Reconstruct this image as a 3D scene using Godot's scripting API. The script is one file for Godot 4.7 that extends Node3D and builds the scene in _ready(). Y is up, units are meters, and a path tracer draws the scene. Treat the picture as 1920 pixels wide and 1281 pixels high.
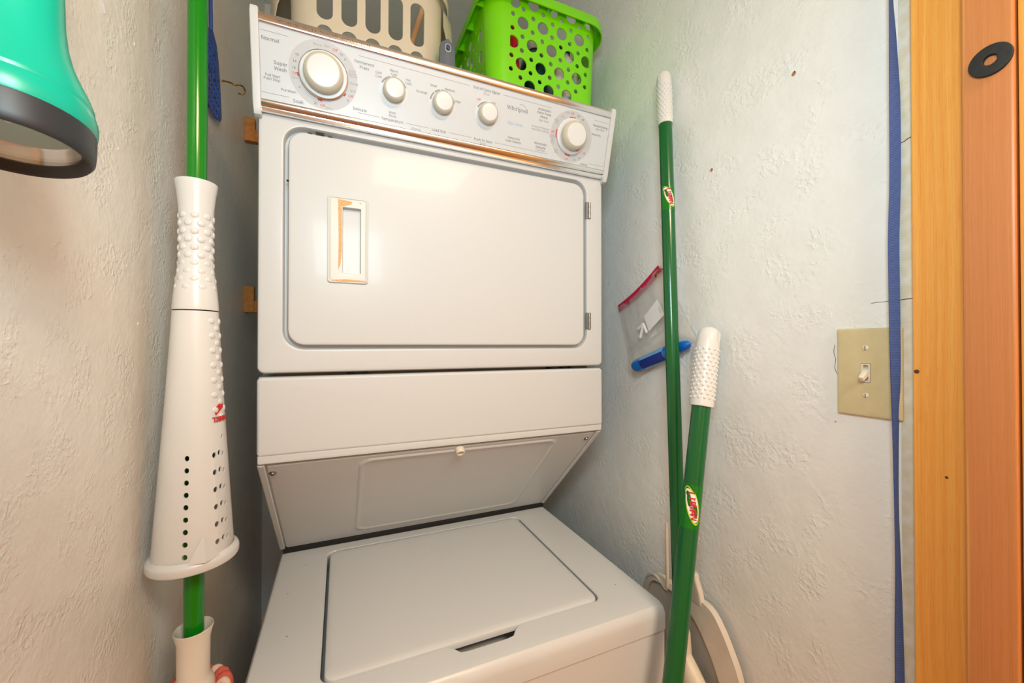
extends Node3D
# A laundry closet: stacked washer and dryer between two plastered walls, mops and brooms beside it.
# Points are given as V(x, y, d): x to the right, y above the lens, d metres in front of the lens plane along the closet.

const EYE := 1.356
var M := {}
var taken := {}
var rng := RandomNumberGenerator.new()


func V(x: float, y: float, d: float) -> Vector3:
	return Vector3(x, y + EYE, -d)


# ---------------------------------------------------------------- mesh builder
class MB:
	var v := PackedVector3Array()
	var uvf = null

	func tri(a: Vector3, b: Vector3, c: Vector3) -> void:
		v.append(a); v.append(b); v.append(c)

	func quad(a: Vector3, b: Vector3, c: Vector3, d: Vector3) -> void:
		tri(a, b, c); tri(a, c, d)

	func strip(p: PackedVector3Array, q: PackedVector3Array, closed := true) -> void:
		var n := p.size()
		for i in (n if closed else n - 1):
			var j := (i + 1) % n
			quad(p[i], p[j], q[j], q[i])

	func cap(p: PackedVector3Array, flip := false) -> void:
		var c := Vector3.ZERO
		for a in p: c += a
		c /= p.size()
		for i in p.size():
			var j := (i + 1) % p.size()
			if flip: tri(c, p[j], p[i])
			else: tri(c, p[i], p[j])

	func loft(loops: Array, cap0 := true, cap1 := true, ring := false) -> void:
		for i in loops.size() - 1: strip(loops[i], loops[i + 1])
		if ring: strip(loops[-1], loops[0])
		else:
			if cap0: cap(loops[0], true)
			if cap1: cap(loops[-1])

	func volume() -> float:
		var s := 0.0
		var o := v[0]
		for i in range(0, v.size(), 3): s += (v[i] - o).dot((v[i + 1] - o).cross(v[i + 2] - o))
		return s

	func mesh(crease := 40.0, closed := true, flip := false) -> ArrayMesh:
		var neg := (volume() < 0.0) if closed else flip
		var n := v.size() / 3
		var fn := PackedVector3Array(); fn.resize(n)
		var un := PackedVector3Array(); un.resize(n)
		var at := {}
		var keys := []
		keys.resize(n * 3)
		for t in n:
			var c := (v[t * 3 + 1] - v[t * 3]).cross(v[t * 3 + 2] - v[t * 3])
			if neg: c = -c
			fn[t] = c
			un[t] = c.normalized()
			for k in 3:
				var key := Vector3i((v[t * 3 + k] * 20000.0).round())
				keys[t * 3 + k] = key
				if at.has(key): at[key].append(t)
				else: at[key] = PackedInt32Array([t])
		var lim := cos(deg_to_rad(crease))
		var pos := PackedVector3Array(); var nor := PackedVector3Array(); var uv := PackedVector2Array()
		for t in n:
			if fn[t].length_squared() < 1e-22: continue
			for k in ([0, 1, 2] if neg else [0, 2, 1]):
				var i: int = t * 3 + k
				var s := Vector3.ZERO
				for o in at[keys[i]]:
					if un[o].dot(un[t]) > lim: s += fn[o]
				pos.append(v[i])
				nor.append(s.normalized() if s.length_squared() > 1e-24 else un[t])
				if uvf != null: uv.append(uvf.call(v[i]))
		var a := []
		a.resize(Mesh.ARRAY_MAX)
		a[Mesh.ARRAY_VERTEX] = pos
		a[Mesh.ARRAY_NORMAL] = nor
		if uv.size(): a[Mesh.ARRAY_TEX_UV] = uv
		var m := ArrayMesh.new()
		m.add_surface_from_arrays(Mesh.PRIMITIVE_TRIANGLES, a)
		return m


# ---------------------------------------------------------------- scene tree helpers
func numbered(called: String) -> String:
	taken[called] = taken.get(called, -1) + 1
	return called if taken[called] == 0 else "%s_%03d" % [called, taken[called]]


func thing(called: String, at: Vector3, label: String, category: String, group := "") -> Node3D:
	var o := Node3D.new()
	o.name = numbered(called)
	add_child(o)
	o.position = at
	o.set_meta("label", label); o.set_meta("category", category)
	if group: o.set_meta("group", group)
	return o


func put(called: String, m: Mesh, mat: Material, parent: Node3D, label := "") -> MeshInstance3D:
	# vertices are in world space: undo the parent's own place
	var o := MeshInstance3D.new()
	o.name = called
	o.mesh = m
	o.material_override = mat
	parent.add_child(o, true)
	o.position = -parent.global_position
	if label: o.set_meta("label", label)
	return o


func part(called: String, b: MB, mat: Material, parent: Node3D, crease := 40.0, closed := true, label := "") -> MeshInstance3D:
	return put(called, b.mesh(crease, closed), mat, parent, label)


func struct(called: String, b: MB, mat: Material, crease := 30.0) -> MeshInstance3D:
	var o := part(called, b, mat, self, crease)
	o.set_meta("kind", "structure")
	return o


# ---------------------------------------------------------------- shapes
func rr(x0: float, x1: float, y0: float, y1: float, r: float, n := 6, low := []) -> PackedVector2Array:
	# rounded rectangle, anticlockwise from the lower left corner; low = extra [x, dy] points along the lower side
	var p := PackedVector2Array()
	var c := [Vector2(x0 + r, y0 + r), Vector2(x1 - r, y0 + r), Vector2(x1 - r, y1 - r), Vector2(x0 + r, y1 - r)]
	for k in 4:
		for i in n + 1:
			var a := PI + (k + float(i) / n) * PI / 2
			p.append(c[k] + Vector2(cos(a), sin(a)) * r)
		if k == 0:
			for e in low: p.append(Vector2(e[0], y0 + e[1]))
	return p


func inY(p: PackedVector2Array, y: float) -> PackedVector3Array:   # (x, d) at height y
	var q := PackedVector3Array()
	for a in p: q.append(V(a.x, y, a.y))
	return q


func inD(p: PackedVector2Array, d: float) -> PackedVector3Array:   # (x, y) at depth d
	var q := PackedVector3Array()
	for a in p: q.append(V(a.x, a.y, d))
	return q


func inX(p: PackedVector2Array, x: float) -> PackedVector3Array:   # (d, y) at x
	var q := PackedVector3Array()
	for a in p: q.append(V(x, a.y, a.x))
	return q


func box(b: MB, x0: float, x1: float, y0: float, y1: float, d0: float, d1: float, r := 0.0) -> void:
	if r <= 0.0:
		b.loft([inD(PackedVector2Array([Vector2(x0, y0), Vector2(x1, y0), Vector2(x1, y1), Vector2(x0, y1)]), d0), inD(PackedVector2Array([Vector2(x0, y0), Vector2(x1, y0), Vector2(x1, y1), Vector2(x0, y1)]), d1)])
		return
	var loops := []
	for s in [[r, 0.0], [r * .3, r * .3], [0.0, r]]:
		loops.append(inD(rr(x0 + s[0], x1 - s[0], y0 + s[0], y1 - s[0], r, 3), d0 + s[1]))
	for s in [[0.0, r], [r * .3, r * .3], [r, 0.0]]:
		loops.append(inD(rr(x0 + s[0], x1 - s[0], y0 + s[0], y1 - s[0], r, 3), d1 - s[1]))
	b.loft(loops)


func frame_of(dir: Vector3) -> Basis:
	var y := dir.normalized()
	var x := y.cross(Vector3(0, 0, 1) if absf(y.z) < .9 else Vector3(1, 0, 0)).normalized()
	return Basis(x, y, x.cross(y))


func ring(c: Vector3, bs: Basis, r: float, n := 24) -> PackedVector3Array:
	var p := PackedVector3Array()
	for i in n:
		var a := TAU * i / n
		p.append(c + bs.x * (cos(a) * r) + bs.z * (sin(a) * r))
	return p


func lathe(b: MB, at: Vector3, dir: Vector3, prof: Array, n := 28, caps := true) -> void:
	var bs := frame_of(dir)
	var loops := []
	for e in prof: loops.append(ring(at + bs.y * e[1], bs, e[0], n))
	b.loft(loops, caps, caps)


func tube(b: MB, pts: Array, r: float, n := 8, smooth := 5) -> void:
	var p := []
	for i in pts.size() - 1:
		var a: Vector3 = pts[maxi(i - 1, 0)]; var c: Vector3 = pts[i]; var d: Vector3 = pts[i + 1]; var e: Vector3 = pts[mini(i + 2, pts.size() - 1)]
		for k in smooth: p.append(c.cubic_interpolate(d, a, e, float(k) / smooth))
	p.append(pts[-1])
	var loops := []
	var up := Vector3(0.31, 0.87, 0.39).normalized()
	for i in p.size():
		var t: Vector3 = (p[mini(i + 1, p.size() - 1)] - p[maxi(i - 1, 0)]).normalized()
		up = (up - t * up.dot(t)).normalized()
		var side := t.cross(up)
		var l := PackedVector3Array()
		for k in n:
			var a := TAU * k / n
			l.append(p[i] + (up * cos(a) + side * sin(a)) * r)
		loops.append(l)
	b.loft(loops)


func dome(b: MB, c: Vector3, nrm: Vector3, r: float, h: float, n := 10) -> void:
	lathe(b, c, nrm, [[r, -h * .3], [r * .88, h * .45], [r * .5, h * .85], [r * .12, h]], n)


func circle2(c: Vector2, r: float, n: int) -> PackedVector2Array:
	var p := PackedVector2Array()
	for i in n: p.append(c + Vector2.from_angle(TAU * (i + .5) / n) * r)
	return p


func slot2(c: Vector2, w: float, h: float, n := 7) -> PackedVector2Array:
	return rr(c.x - w / 2, c.x + w / 2, c.y - h / 2, c.y + h / 2, w / 2 - .0003, n)


func sheet(b: MB, s0: float, s1: float, t0: float, t1: float, step: float, holes: Array, fn: Callable, thick: float) -> void:
	# a perforated sheet: fn(s, t) gives the outer surface; Delaunay over the border, the hole rims and a grid
	var pts := PackedVector2Array()
	var dense := []
	for h in holes:
		var q := PackedVector2Array()
		for i in h.size():
			var a: Vector2 = h[i]; var c: Vector2 = h[(i + 1) % h.size()]
			var k := maxi(1, int(ceil(a.distance_to(c) / (step * .45))))
			for j in k: q.append(a.lerp(c, float(j) / k))
		dense.append(q)
	holes = dense
	var nx := maxi(1, int(round((s1 - s0) / step))); var ny := maxi(1, int(round((t1 - t0) / step)))
	for j in ny + 1:
		for i in nx + 1:
			var p := Vector2(lerpf(s0, s1, float(i) / nx), lerpf(t0, t1, float(j) / ny))
			var edge := i == 0 or j == 0 or i == nx or j == ny
			var ok := true
			if not edge:
				p += Vector2(sin(i * 12.9 + j * 7.1), cos(i * 3.3 + j * 9.7)) * step * .04
				for h in holes:
					if Geometry2D.is_point_in_polygon(p, h): ok = false; break
					for q in h:
						if p.distance_squared_to(q) < step * step * .12: ok = false; break
					if not ok: break
			if ok: pts.append(p)
	for h in holes: pts.append_array(h)
	var idx := Geometry2D.triangulate_delaunay(pts)
	var outer := PackedVector3Array(); var inner := PackedVector3Array()
	for p in pts:
		var o: Vector3 = fn.call(p.x, p.y)
		var e := 1e-3
		var du: Vector3 = fn.call(p.x + e, p.y) - fn.call(p.x - e, p.y)
		var dv: Vector3 = fn.call(p.x, p.y + e) - fn.call(p.x, p.y - e)
		outer.append(o); inner.append(o - du.cross(dv).normalized() * thick)
	for k in range(0, idx.size(), 3):
		var a := idx[k]; var c := idx[k + 1]; var d := idx[k + 2]
		var mid := (pts[a] + pts[c] + pts[d]) / 3.0
		var inside := false
		for h in holes:
			if Geometry2D.is_point_in_polygon(mid, h): inside = true; break
		if inside: continue
		var area := (pts[c] - pts[a]).cross(pts[d] - pts[a])
		if absf(area) < 1e-10: continue
		if area < 0.0: var sw := c; c = d; d = sw
		b.tri(outer[a], outer[c], outer[d]); b.tri(inner[a], inner[d], inner[c])
	var at := pts.size()
	for h in range(holes.size() - 1, -1, -1):
		var n: int = holes[h].size()
		at -= n
		for i in n:
			var j := (i + 1) % n
			b.quad(outer[at + j], outer[at + i], inner[at + i], inner[at + j])
	for side in 2:
		var y := t0 if side == 0 else t1
		for i in nx:
			var x0 := lerpf(s0, s1, float(i) / nx); var x1 := lerpf(s0, s1, float(i + 1) / nx)
			var o0: Vector3 = fn.call(x0, y); var o1: Vector3 = fn.call(x1, y)
			var n0: Vector3 = ((fn.call(x0 + 1e-3, y) - fn.call(x0 - 1e-3, y)) as Vector3).cross(fn.call(x0, y + 1e-3) - fn.call(x0, y - 1e-3)).normalized() * thick
			if side == 0: b.quad(o1, o0, o0 - n0, o1 - n0)
			else: b.quad(o0, o1, o1 - n0, o0 - n0)


# ---------------------------------------------------------------- materials
func mat(color: Color, rough := 0.5, metal := 0.0) -> StandardMaterial3D:
	var m := StandardMaterial3D.new()
	m.albedo_color = color
	m.roughness = rough
	m.metallic = metal
	return m


func noise(seed_: int, freq: float, oct := 4, kind := FastNoiseLite.TYPE_SIMPLEX_SMOOTH) -> FastNoiseLite:
	var f := FastNoiseLite.new()
	f.seed = seed_; f.frequency = freq; f.noise_type = kind
	f.fractal_octaves = oct
	return f


func wood(seed_: int, a: Color, b: Color, c: Color, sap := 0.0) -> StandardMaterial3D:
	# grain runs along v; sap = share of the width that is pale sapwood, with a wandering border
	var w := 192; var h := 1024
	var im := Image.create(w, h, false, Image.FORMAT_RGB8)
	var fine := noise(seed_, .22, 3); var ringn := noise(seed_ + 1, .018, 3); var wav := noise(seed_ + 2, .004, 2); var pore := noise(seed_ + 3, .5, 2)
	for y in h:
		var bend := wav.get_noise_1d(y * 1.0) * 16.0
		for x in w:
			var g := ringn.get_noise_2d((x + bend) * 2.2, y * .05) * .5 + .5
			var f := fine.get_noise_2d((x + bend * .4) * 1.5, y * .035) * .5 + .5
			var q := pore.get_noise_2d(x * 1.6, y * .06)
			var col := a.lerp(b, clampf(g * 1.15 - .05, 0, 1)).lerp(c, clampf((f - .45) * 1.1, 0, 1) * .75)
			if q > .38: col = col.lerp(c, .35)
			if sap > 0.0:
				var edge := sap * w + wav.get_noise_1d(y * .9 + 500.0) * 34.0
				col = col.lerp(Color(.93, .67, .36), clampf((edge - x) / 9.0, 0, 1) * .8)
			im.set_pixel(x, y, col)
	var m := mat(Color.WHITE, .42)
	m.albedo_texture = ImageTexture.create_from_image(im)
	m.clearcoat_enabled = true; m.clearcoat = .3; m.clearcoat_roughness = .3
	return m


func plaster(seed_: int, base: Color, alt: Color, relief: float) -> StandardMaterial3D:
	var n := 1024
	var a := noise(seed_, .009, 4).get_seamless_image(n, n)
	var f := noise(seed_ + 1, .05, 4).get_seamless_image(n, n)
	var r := noise(seed_ + 2, .022, 4)
	r.fractal_type = FastNoiseLite.FRACTAL_RIDGED
	var ri := r.get_seamless_image(n, n)
	var k := noise(seed_ + 3, .006, 3).get_seamless_image(n, n)
	for im in [a, f, ri, k]: im.convert(Image.FORMAT_L8)
	var da: PackedByteArray = a.get_data(); var df: PackedByteArray = f.get_data(); var dr: PackedByteArray = ri.get_data(); var dk: PackedByteArray = k.get_data()
	var hb := PackedByteArray(); hb.resize(n * n)
	var cb := PackedByteArray(); cb.resize(n * n * 3)
	var lut := []
	for i in 256: lut.append(base.lerp(alt, i / 255.0))
	for i in n * n:
		var mask := clampf((dk[i] - 118) / 60.0, 0.06, 1.0)     # trowelled patches among smooth paint
		var ridge := maxf(0.0, dr[i] - 175.0) * .8
		hb[i] = int(clampf(70.0 + (da[i] - 128) * .35 + (df[i] - 128) * .30 * (.35 + mask) + ridge * mask, 0, 255))
		var c: Color = lut[clampi(int(da[i] * .7 + df[i] * .3), 0, 255)]
		cb[i * 3] = int(c.r * 255); cb[i * 3 + 1] = int(c.g * 255); cb[i * 3 + 2] = int(c.b * 255)
	var m := mat(Color.WHITE, .42)
	m.albedo_texture = ImageTexture.create_from_image(Image.create_from_data(n, n, false, Image.FORMAT_RGB8, cb))
	m.heightmap_enabled = true
	m.heightmap_texture = ImageTexture.create_from_image(Image.create_from_data(n, n, false, Image.FORMAT_L8, hb))
	m.heightmap_scale = relief
	m.uv1_triplanar = true; m.uv1_world_triplanar = true
	m.uv1_scale = Vector3(1.7, 1.7, 1.7)
	return m


func speckled(color: Color, alt: Color, rough: float, seed_: int, freq := .02, scale := 6.0) -> StandardMaterial3D:
	var t := NoiseTexture2D.new()
	t.width = 256; t.height = 256; t.seamless = true
	t.noise = noise(seed_, freq, 4)
	var g := Gradient.new()
	g.set_color(0, color); g.set_color(1, alt)
	t.color_ramp = g
	var m := mat(Color.WHITE, rough)
	m.albedo_texture = t
	m.uv1_triplanar = true; m.uv1_world_triplanar = true
	m.uv1_scale = Vector3.ONE * scale
	return m


func materials() -> void:
	M.wall = plaster(11, Color(.94, .945, .93), Color(.97, .975, .965), .22)
	M.wall_left = plaster(31, Color(.94, .93, .90), Color(.97, .96, .93), .17)
	M.wall_left.roughness = .36
	M.wall_left.uv1_scale = Vector3(2.5, 2.5, 2.5)
	M.ceiling = mat(Color(.9, .89, .86), .8)
	M.enamel = mat(Color(.80, .81, .815), .3)
	M.enamel.metallic_specular = .32
	M.enamel.clearcoat_enabled = true; M.enamel.clearcoat = .06; M.enamel.clearcoat_roughness = .06
	M.liner = mat(Color(.87, .86, .845), .3)
	M.inner = mat(Color(.55, .5, .42), .6)
	M.black = mat(Color(.03, .035, .04), .6)
	M.shade_gap = mat(Color(.12, .13, .14), .7)
	M.chrome = mat(Color(.86, .86, .86), .17, 1.0)
	M.steel = mat(Color(.62, .61, .6), .3, 1.0)
	M.panel = mat(Color(.775, .795, .815), .35)
	M.capplastic = mat(Color(.80, .805, .81), .4)
	M.knobcap = mat(Color(.84, .845, .845), .3)
	M.knobside = mat(Color(.78, .755, .685), .35)
	M.dial = mat(Color(.72, .73, .745), .45)
	M.dialwhite = mat(Color(.82, .83, .84), .35)
	M.greyarc = mat(Color(.55, .56, .58), .5)
	M.ink = mat(Color(.38, .38, .42), .6)
	M.ink_soft = mat(Color(.58, .58, .62), .6)
	M.ink_red = mat(Color(.80, .12, .12), .6)
	M.ink_blue = mat(Color(.55, .70, .80), .6)
	M.ink_logo = mat(Color(.45, .45, .5), .5)
	M.bezel = mat(Color(.81, .81, .785), .4)
	M.stain = speckled(Color(.93, .78, .58), Color(.80, .55, .30), .7, 5, .05, 30.0)
	M.catch = mat(Color(.88, .85, .78), .35)
	M.green_pole = mat(Color(.0, .37, .17), .2)
	M.green_pole.clearcoat_enabled = true; M.green_pole.clearcoat = .15; M.green_pole.clearcoat_roughness = .08
	M.green_bright = mat(Color(.0, .50, .05), .15)
	M.green_bright.clearcoat_enabled = true; M.green_bright.clearcoat = .15; M.green_bright.clearcoat_roughness = .06
	M.sticker = mat(Color(.0, .45, .08), .25)
	M.white_plastic = mat(Color(.86, .86, .85), .3)
	M.collar = mat(Color(.90, .87, .82), .35)
	M.rust_plastic = speckled(Color(.88, .82, .75), Color(.85, .80, .72), .45, 8)
	M.strand = speckled(Color(.85, .50, .42), Color(.75, .25, .18), .9, 9, .06, 25.0)
	M.strand_pale = mat(Color(.88, .76, .68), .9)
	M.dustpan = speckled(Color(.83, .78, .72), Color(.88, .84, .79), .45, 12, .02, 4.0)
	M.lime = mat(Color(.48, .85, .02), .35)
	M.lime.subsurf_scatter_enabled = true; M.lime.subsurf_scatter_strength = .1
	M.beige = mat(Color(.84, .79, .70), .45)
	M.teal = mat(Color(.0, .66, .54), .3)
	M.rubber = mat(Color(.16, .17, .18), .45)
	M.rubber_flat = speckled(Color(.11, .12, .12), Color(.17, .18, .17), .65, 14, .03, 12.0)
	M.reflector = mat(Color(.93, .93, .92), .12, 1.0)
	M.lens = mat(Color(1, 1, 1, .12), .03)
	M.lens.transparency = BaseMaterial3D.TRANSPARENCY_ALPHA
	M.blue = mat(Color(.02, .30, .68), .4)
	M.brass = mat(Color(.55, .42, .2), .3, 1.0)
	M.block = speckled(Color(.90, .62, .32), Color(.80, .50, .24), .7, 15, .03, 10.0)
	M.pale_wood = speckled(Color(.93, .76, .60), Color(.88, .68, .50), .7, 18, .03, 10.0)
	M.plate = speckled(Color(.82, .76, .58), Color(.86, .80, .63), .4, 16, .015, 8.0)
	M.toggle = mat(Color(.90, .87, .80), .35)
	M.cord = mat(Color(.90, .86, .78), .45)
	M.film = mat(Color(.93, .92, .90, .24), .12)
	M.film.transparency = BaseMaterial3D.TRANSPARENCY_ALPHA
	M.pink = mat(Color(.80, .10, .30, 1.0), .3)
	M.white_ink = mat(Color(.95, .95, .95), .5)
	M.tube_blue = mat(Color(.05, .42, .80), .25)
	M.tube_pale = mat(Color(.45, .68, .86), .35)
	M.tube_dark = mat(Color(.05, .18, .55), .35)
	M.grey_grip = mat(Color(.40, .42, .46), .5)
	M.grey_pale = mat(Color(.62, .65, .70), .4)
	M.crack = mat(Color(.36, .24, .15), .9)
	M.chip = mat(Color(.10, .09, .08), .9)
	M.spot = mat(Color(.72, .50, .33), .9)
	M.orange_spot = mat(Color(.92, .55, .2), .7)
	M.filler = speckled(Color(.92, .93, .90), Color(.86, .83, .72), .5, 21, .03, 7.0)
	M.pine = wood(41, Color(.98, .73, .36), Color(.94, .63, .26), Color(.86, .52, .17))
	M.cedar = wood(61, Color(.86, .57, .34), Color(.81, .51, .28), Color(.74, .44, .22), .10)
	M.floorwood = mat(Color(.66, .42, .25), .5)
	M.hall = mat(Color(.90, .86, .79), .8)
	M.bristle = mat(Color(.25, .45, .3), .9)
	M.bottle_teal = mat(Color(.0, .22, .24), .25)
	M.bottle_white = mat(Color(.92, .92, .9), .35)
	M.red_cloth = mat(Color(.85, .10, .18), .7)
	var st := Image.create(8, 16, false, Image.FORMAT_RGB8)
	for y in 16:
		for x in 8: st.set_pixel(x, y, Color(.30, .40, .64) if (y + x / 2) % 8 < 5 else Color(.16, .22, .42))
	M.strap = mat(Color.WHITE, .75)
	M.strap.albedo_texture = ImageTexture.create_from_image(st)
	M.strap.uv1_triplanar = true; M.strap.uv1_world_triplanar = true; M.strap.uv1_scale = Vector3.ONE * 260.0
	for k in M: M[k].resource_name = k


# ---------------------------------------------------------------- the set
func _ready() -> void:
	rng.seed = 7
	var cam := Camera3D.new()
	cam.name = "camera"
	add_child(cam)
	cam.position = Vector3(0, EYE, 0)
	cam.rotation = Vector3(deg_to_rad(0.4515), deg_to_rad(-23.373), deg_to_rad(0.02))
	cam.fov = 81.51
	cam.near = 0.02
	var env := Environment.new()
	env.background_mode = Environment.BG_COLOR
	env.background_color = Color(.5, .55, .6)
	env.tonemap_mode = Environment.TONE_MAPPER_LINEAR
	env.tonemap_exposure = 0.95
	env.sdfgi_enabled = true; env.ssao_enabled = true; env.ssil_enabled = true
	var we := WorldEnvironment.new()
	we.name = "world_environment"
	we.environment = env
	add_child(we)
	# the photographer's flash head just above the lens, and the hall's warm ceiling lamp (fittings are built in hall())
	area_light("flash_light", Vector3(.02, 1.66, .045), Vector3(5, -22, 0), Vector2(.24, .18), 9.6, Color(.84, .95, .985))
	area_light("ceiling_lamp_light", Vector3(.42, 2.385, .95), Vector3(-90, 0, 0), Vector2(.52, .52), 13.5, Color(1.0, .89, .755))
	materials()
	room()
	hall()
	machine()
	baskets()
	hanging_mop()
	left_wall_things()
	broom_and_pan()
	leaning_mop()
	right_wall_things()


func area_light(called: String, at: Vector3, turn: Vector3, size: Vector2, energy: float, color: Color) -> void:
	var l := AreaLight3D.new()
	l.name = called
	l.area_size = size
	l.light_energy = energy
	l.light_color = color
	l.area_range = 8.0
	l.area_attenuation = 2.0
	l.area_normalize_energy = false
	l.shadow_enabled = true
	add_child(l)
	l.position = at
	l.rotation_degrees = turn


func room() -> void:
	const WL := -.225
	const WR := .62
	const BACK := 1.46
	var b := MB.new()
	box(b, WL - .1, WL, -EYE, 1.084, .25, BACK + .1); var wl := struct("wall_left", b, M.wall_left)
	b = MB.new()
	box(b, WR, WR + .1, -EYE, 1.084, .2405, BACK + .1); var wr := struct("wall_right", b, M.wall)
	b = MB.new()
	box(b, WL, WR, -EYE, 1.084, BACK, BACK + .1); struct("wall_back", b, M.wall)
	b = MB.new()
	box(b, -1.3, 1.9, -EYE - .1, -EYE, -2.0, BACK + .1); struct("floor", b, M.floorwood)
	b = MB.new()
	box(b, -1.3, 1.9, 1.084, 1.184, -2.0, BACK + .1); struct("ceiling", b, M.ceiling)
	# the wall with the doorway
	b = MB.new()
	box(b, -1.3, -.235, -EYE, 1.084, .13, .25); struct("wall_front_left", b, M.hall)
	b = MB.new()
	box(b, .66, 1.9, -EYE, 1.084, .13, .2405); struct("wall_front_right", b, M.hall)
	b = MB.new()
	box(b, -.235, .66, .96, 1.084, .13, .2405); struct("wall_front_top", b, M.hall)
	# wooden door jamb on the right: pine lining, cedar stop, then the next edge
	var along := func(p: Vector3) -> Vector2: return Vector2((-p.z) * 18.0, p.y * .4)
	b = MB.new(); b.uvf = along
	box(b, .612, .66, -EYE, .96, .1955, .2390, .0012); struct("trim_1", b, M.pine)
	b = MB.new(); b.uvf = func(p: Vector3) -> Vector2: return Vector2((.1925 + p.z) / .0345, p.y * .4)
	box(b, .600, .66, -EYE, .96, .158, .1945, .003); struct("trim_2", b, M.cedar)
	b = MB.new(); b.uvf = along
	box(b, .603, .66, -EYE, .96, .10, .1565, .0012); struct("trim_3", b, M.pine)
	b = MB.new(); b.uvf = along
	box(b, -.235, -.215, -EYE, .96, .11, .245, .0012); struct("trim_4", b, M.pine)
	# knots of the pine board
	b = MB.new(); dome(b, V(.612, -.031, .2355), Vector3(-1, 0, 0), .0026, .0003); part("knot", b, M.crack, get_node("trim_1"))
	b = MB.new(); dome(b, V(.612, -.146, .2115), Vector3(-1, 0, 0), .0016, .0003); part("knot", b, M.crack, get_node("trim_1"))
	# filler strip between the plaster and the jamb
	b = MB.new()
	box(b, .6188, .625, -EYE, 1.08, .2408, .2525, .0006); part("filler_strip", b, M.filler, wr)
	# marks of the right wall: nail holes, cracks, paint specks
	for e in [[.4049, .3737, .0034], [.3184, .5171, .003]]:
		b = MB.new(); dome(b, V(WR - .0002, e[0], e[1]), Vector3(-1, 0, 0), e[2], .0006, 9); part("filled_hole", b, M.spot, wr)
		b = MB.new(); dome(b, V(WR - .0008, e[0] + .002, e[1] - .0012), Vector3(-1, 0, 0), .0012, .0002, 7); part("nail_hole", b, M.chip, wr)
	crack(wr, [[.2508, .2432], [.247, .2438], [.2450, .2452], [.2415, .2460]], .0009, WR - .0014)
	crack(wr, [[.2818, .0525], [.276, .0535], [.270, .0532], [.264, .0538], [.258, .0532]], .0007, WR)
	crack(wr, [[.2535, .0537], [.248, .0545], [.2410, .0545]], .0009, WR - .0014)
	crack(wr, [[.3222, .000], [.3235, -.010], [.3215, -.020], [.3225, -.031], [.3195, -.040]], .0006, WR)
	for e in [[-.105, .322, .0012], [-.247, .412, .0008], [.0725, .3735, .0008]]:
		b = MB.new(); dome(b, V(WR, e[0], e[1]), Vector3(-1, 0, 0), e[2], .0004, 7); part("paint_speck", b, M.orange_spot, wr)
	# chips and dents of the left wall
	for e in [[.355, .605, .0022], [.44, .405, .0024], [.025, .62, .0022], [.215, .57, .0018]]:
		b = MB.new(); dome(b, V(WL, e[0], e[1]), Vector3(1, 0, 0), e[2], .0007, 8); part("plaster_bump", b, M.wall_left, wl)
	b = MB.new(); tube(b, [V(WL, .372, .515), V(WL + .0012, .358, .527), V(WL + .0004, .342, .540)], .0011, 6); part("plaster_scratch", b, M.white_plastic, wl)


func crack(parent: Node3D, pts: Array, w: float, x: float) -> void:
	var b := MB.new()
	var p := []
	for e in pts: p.append(V(x, e[1], e[0]))
	tube(b, p, w * .55, 5, 3)
	part("crack", b, M.crack, parent)


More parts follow.
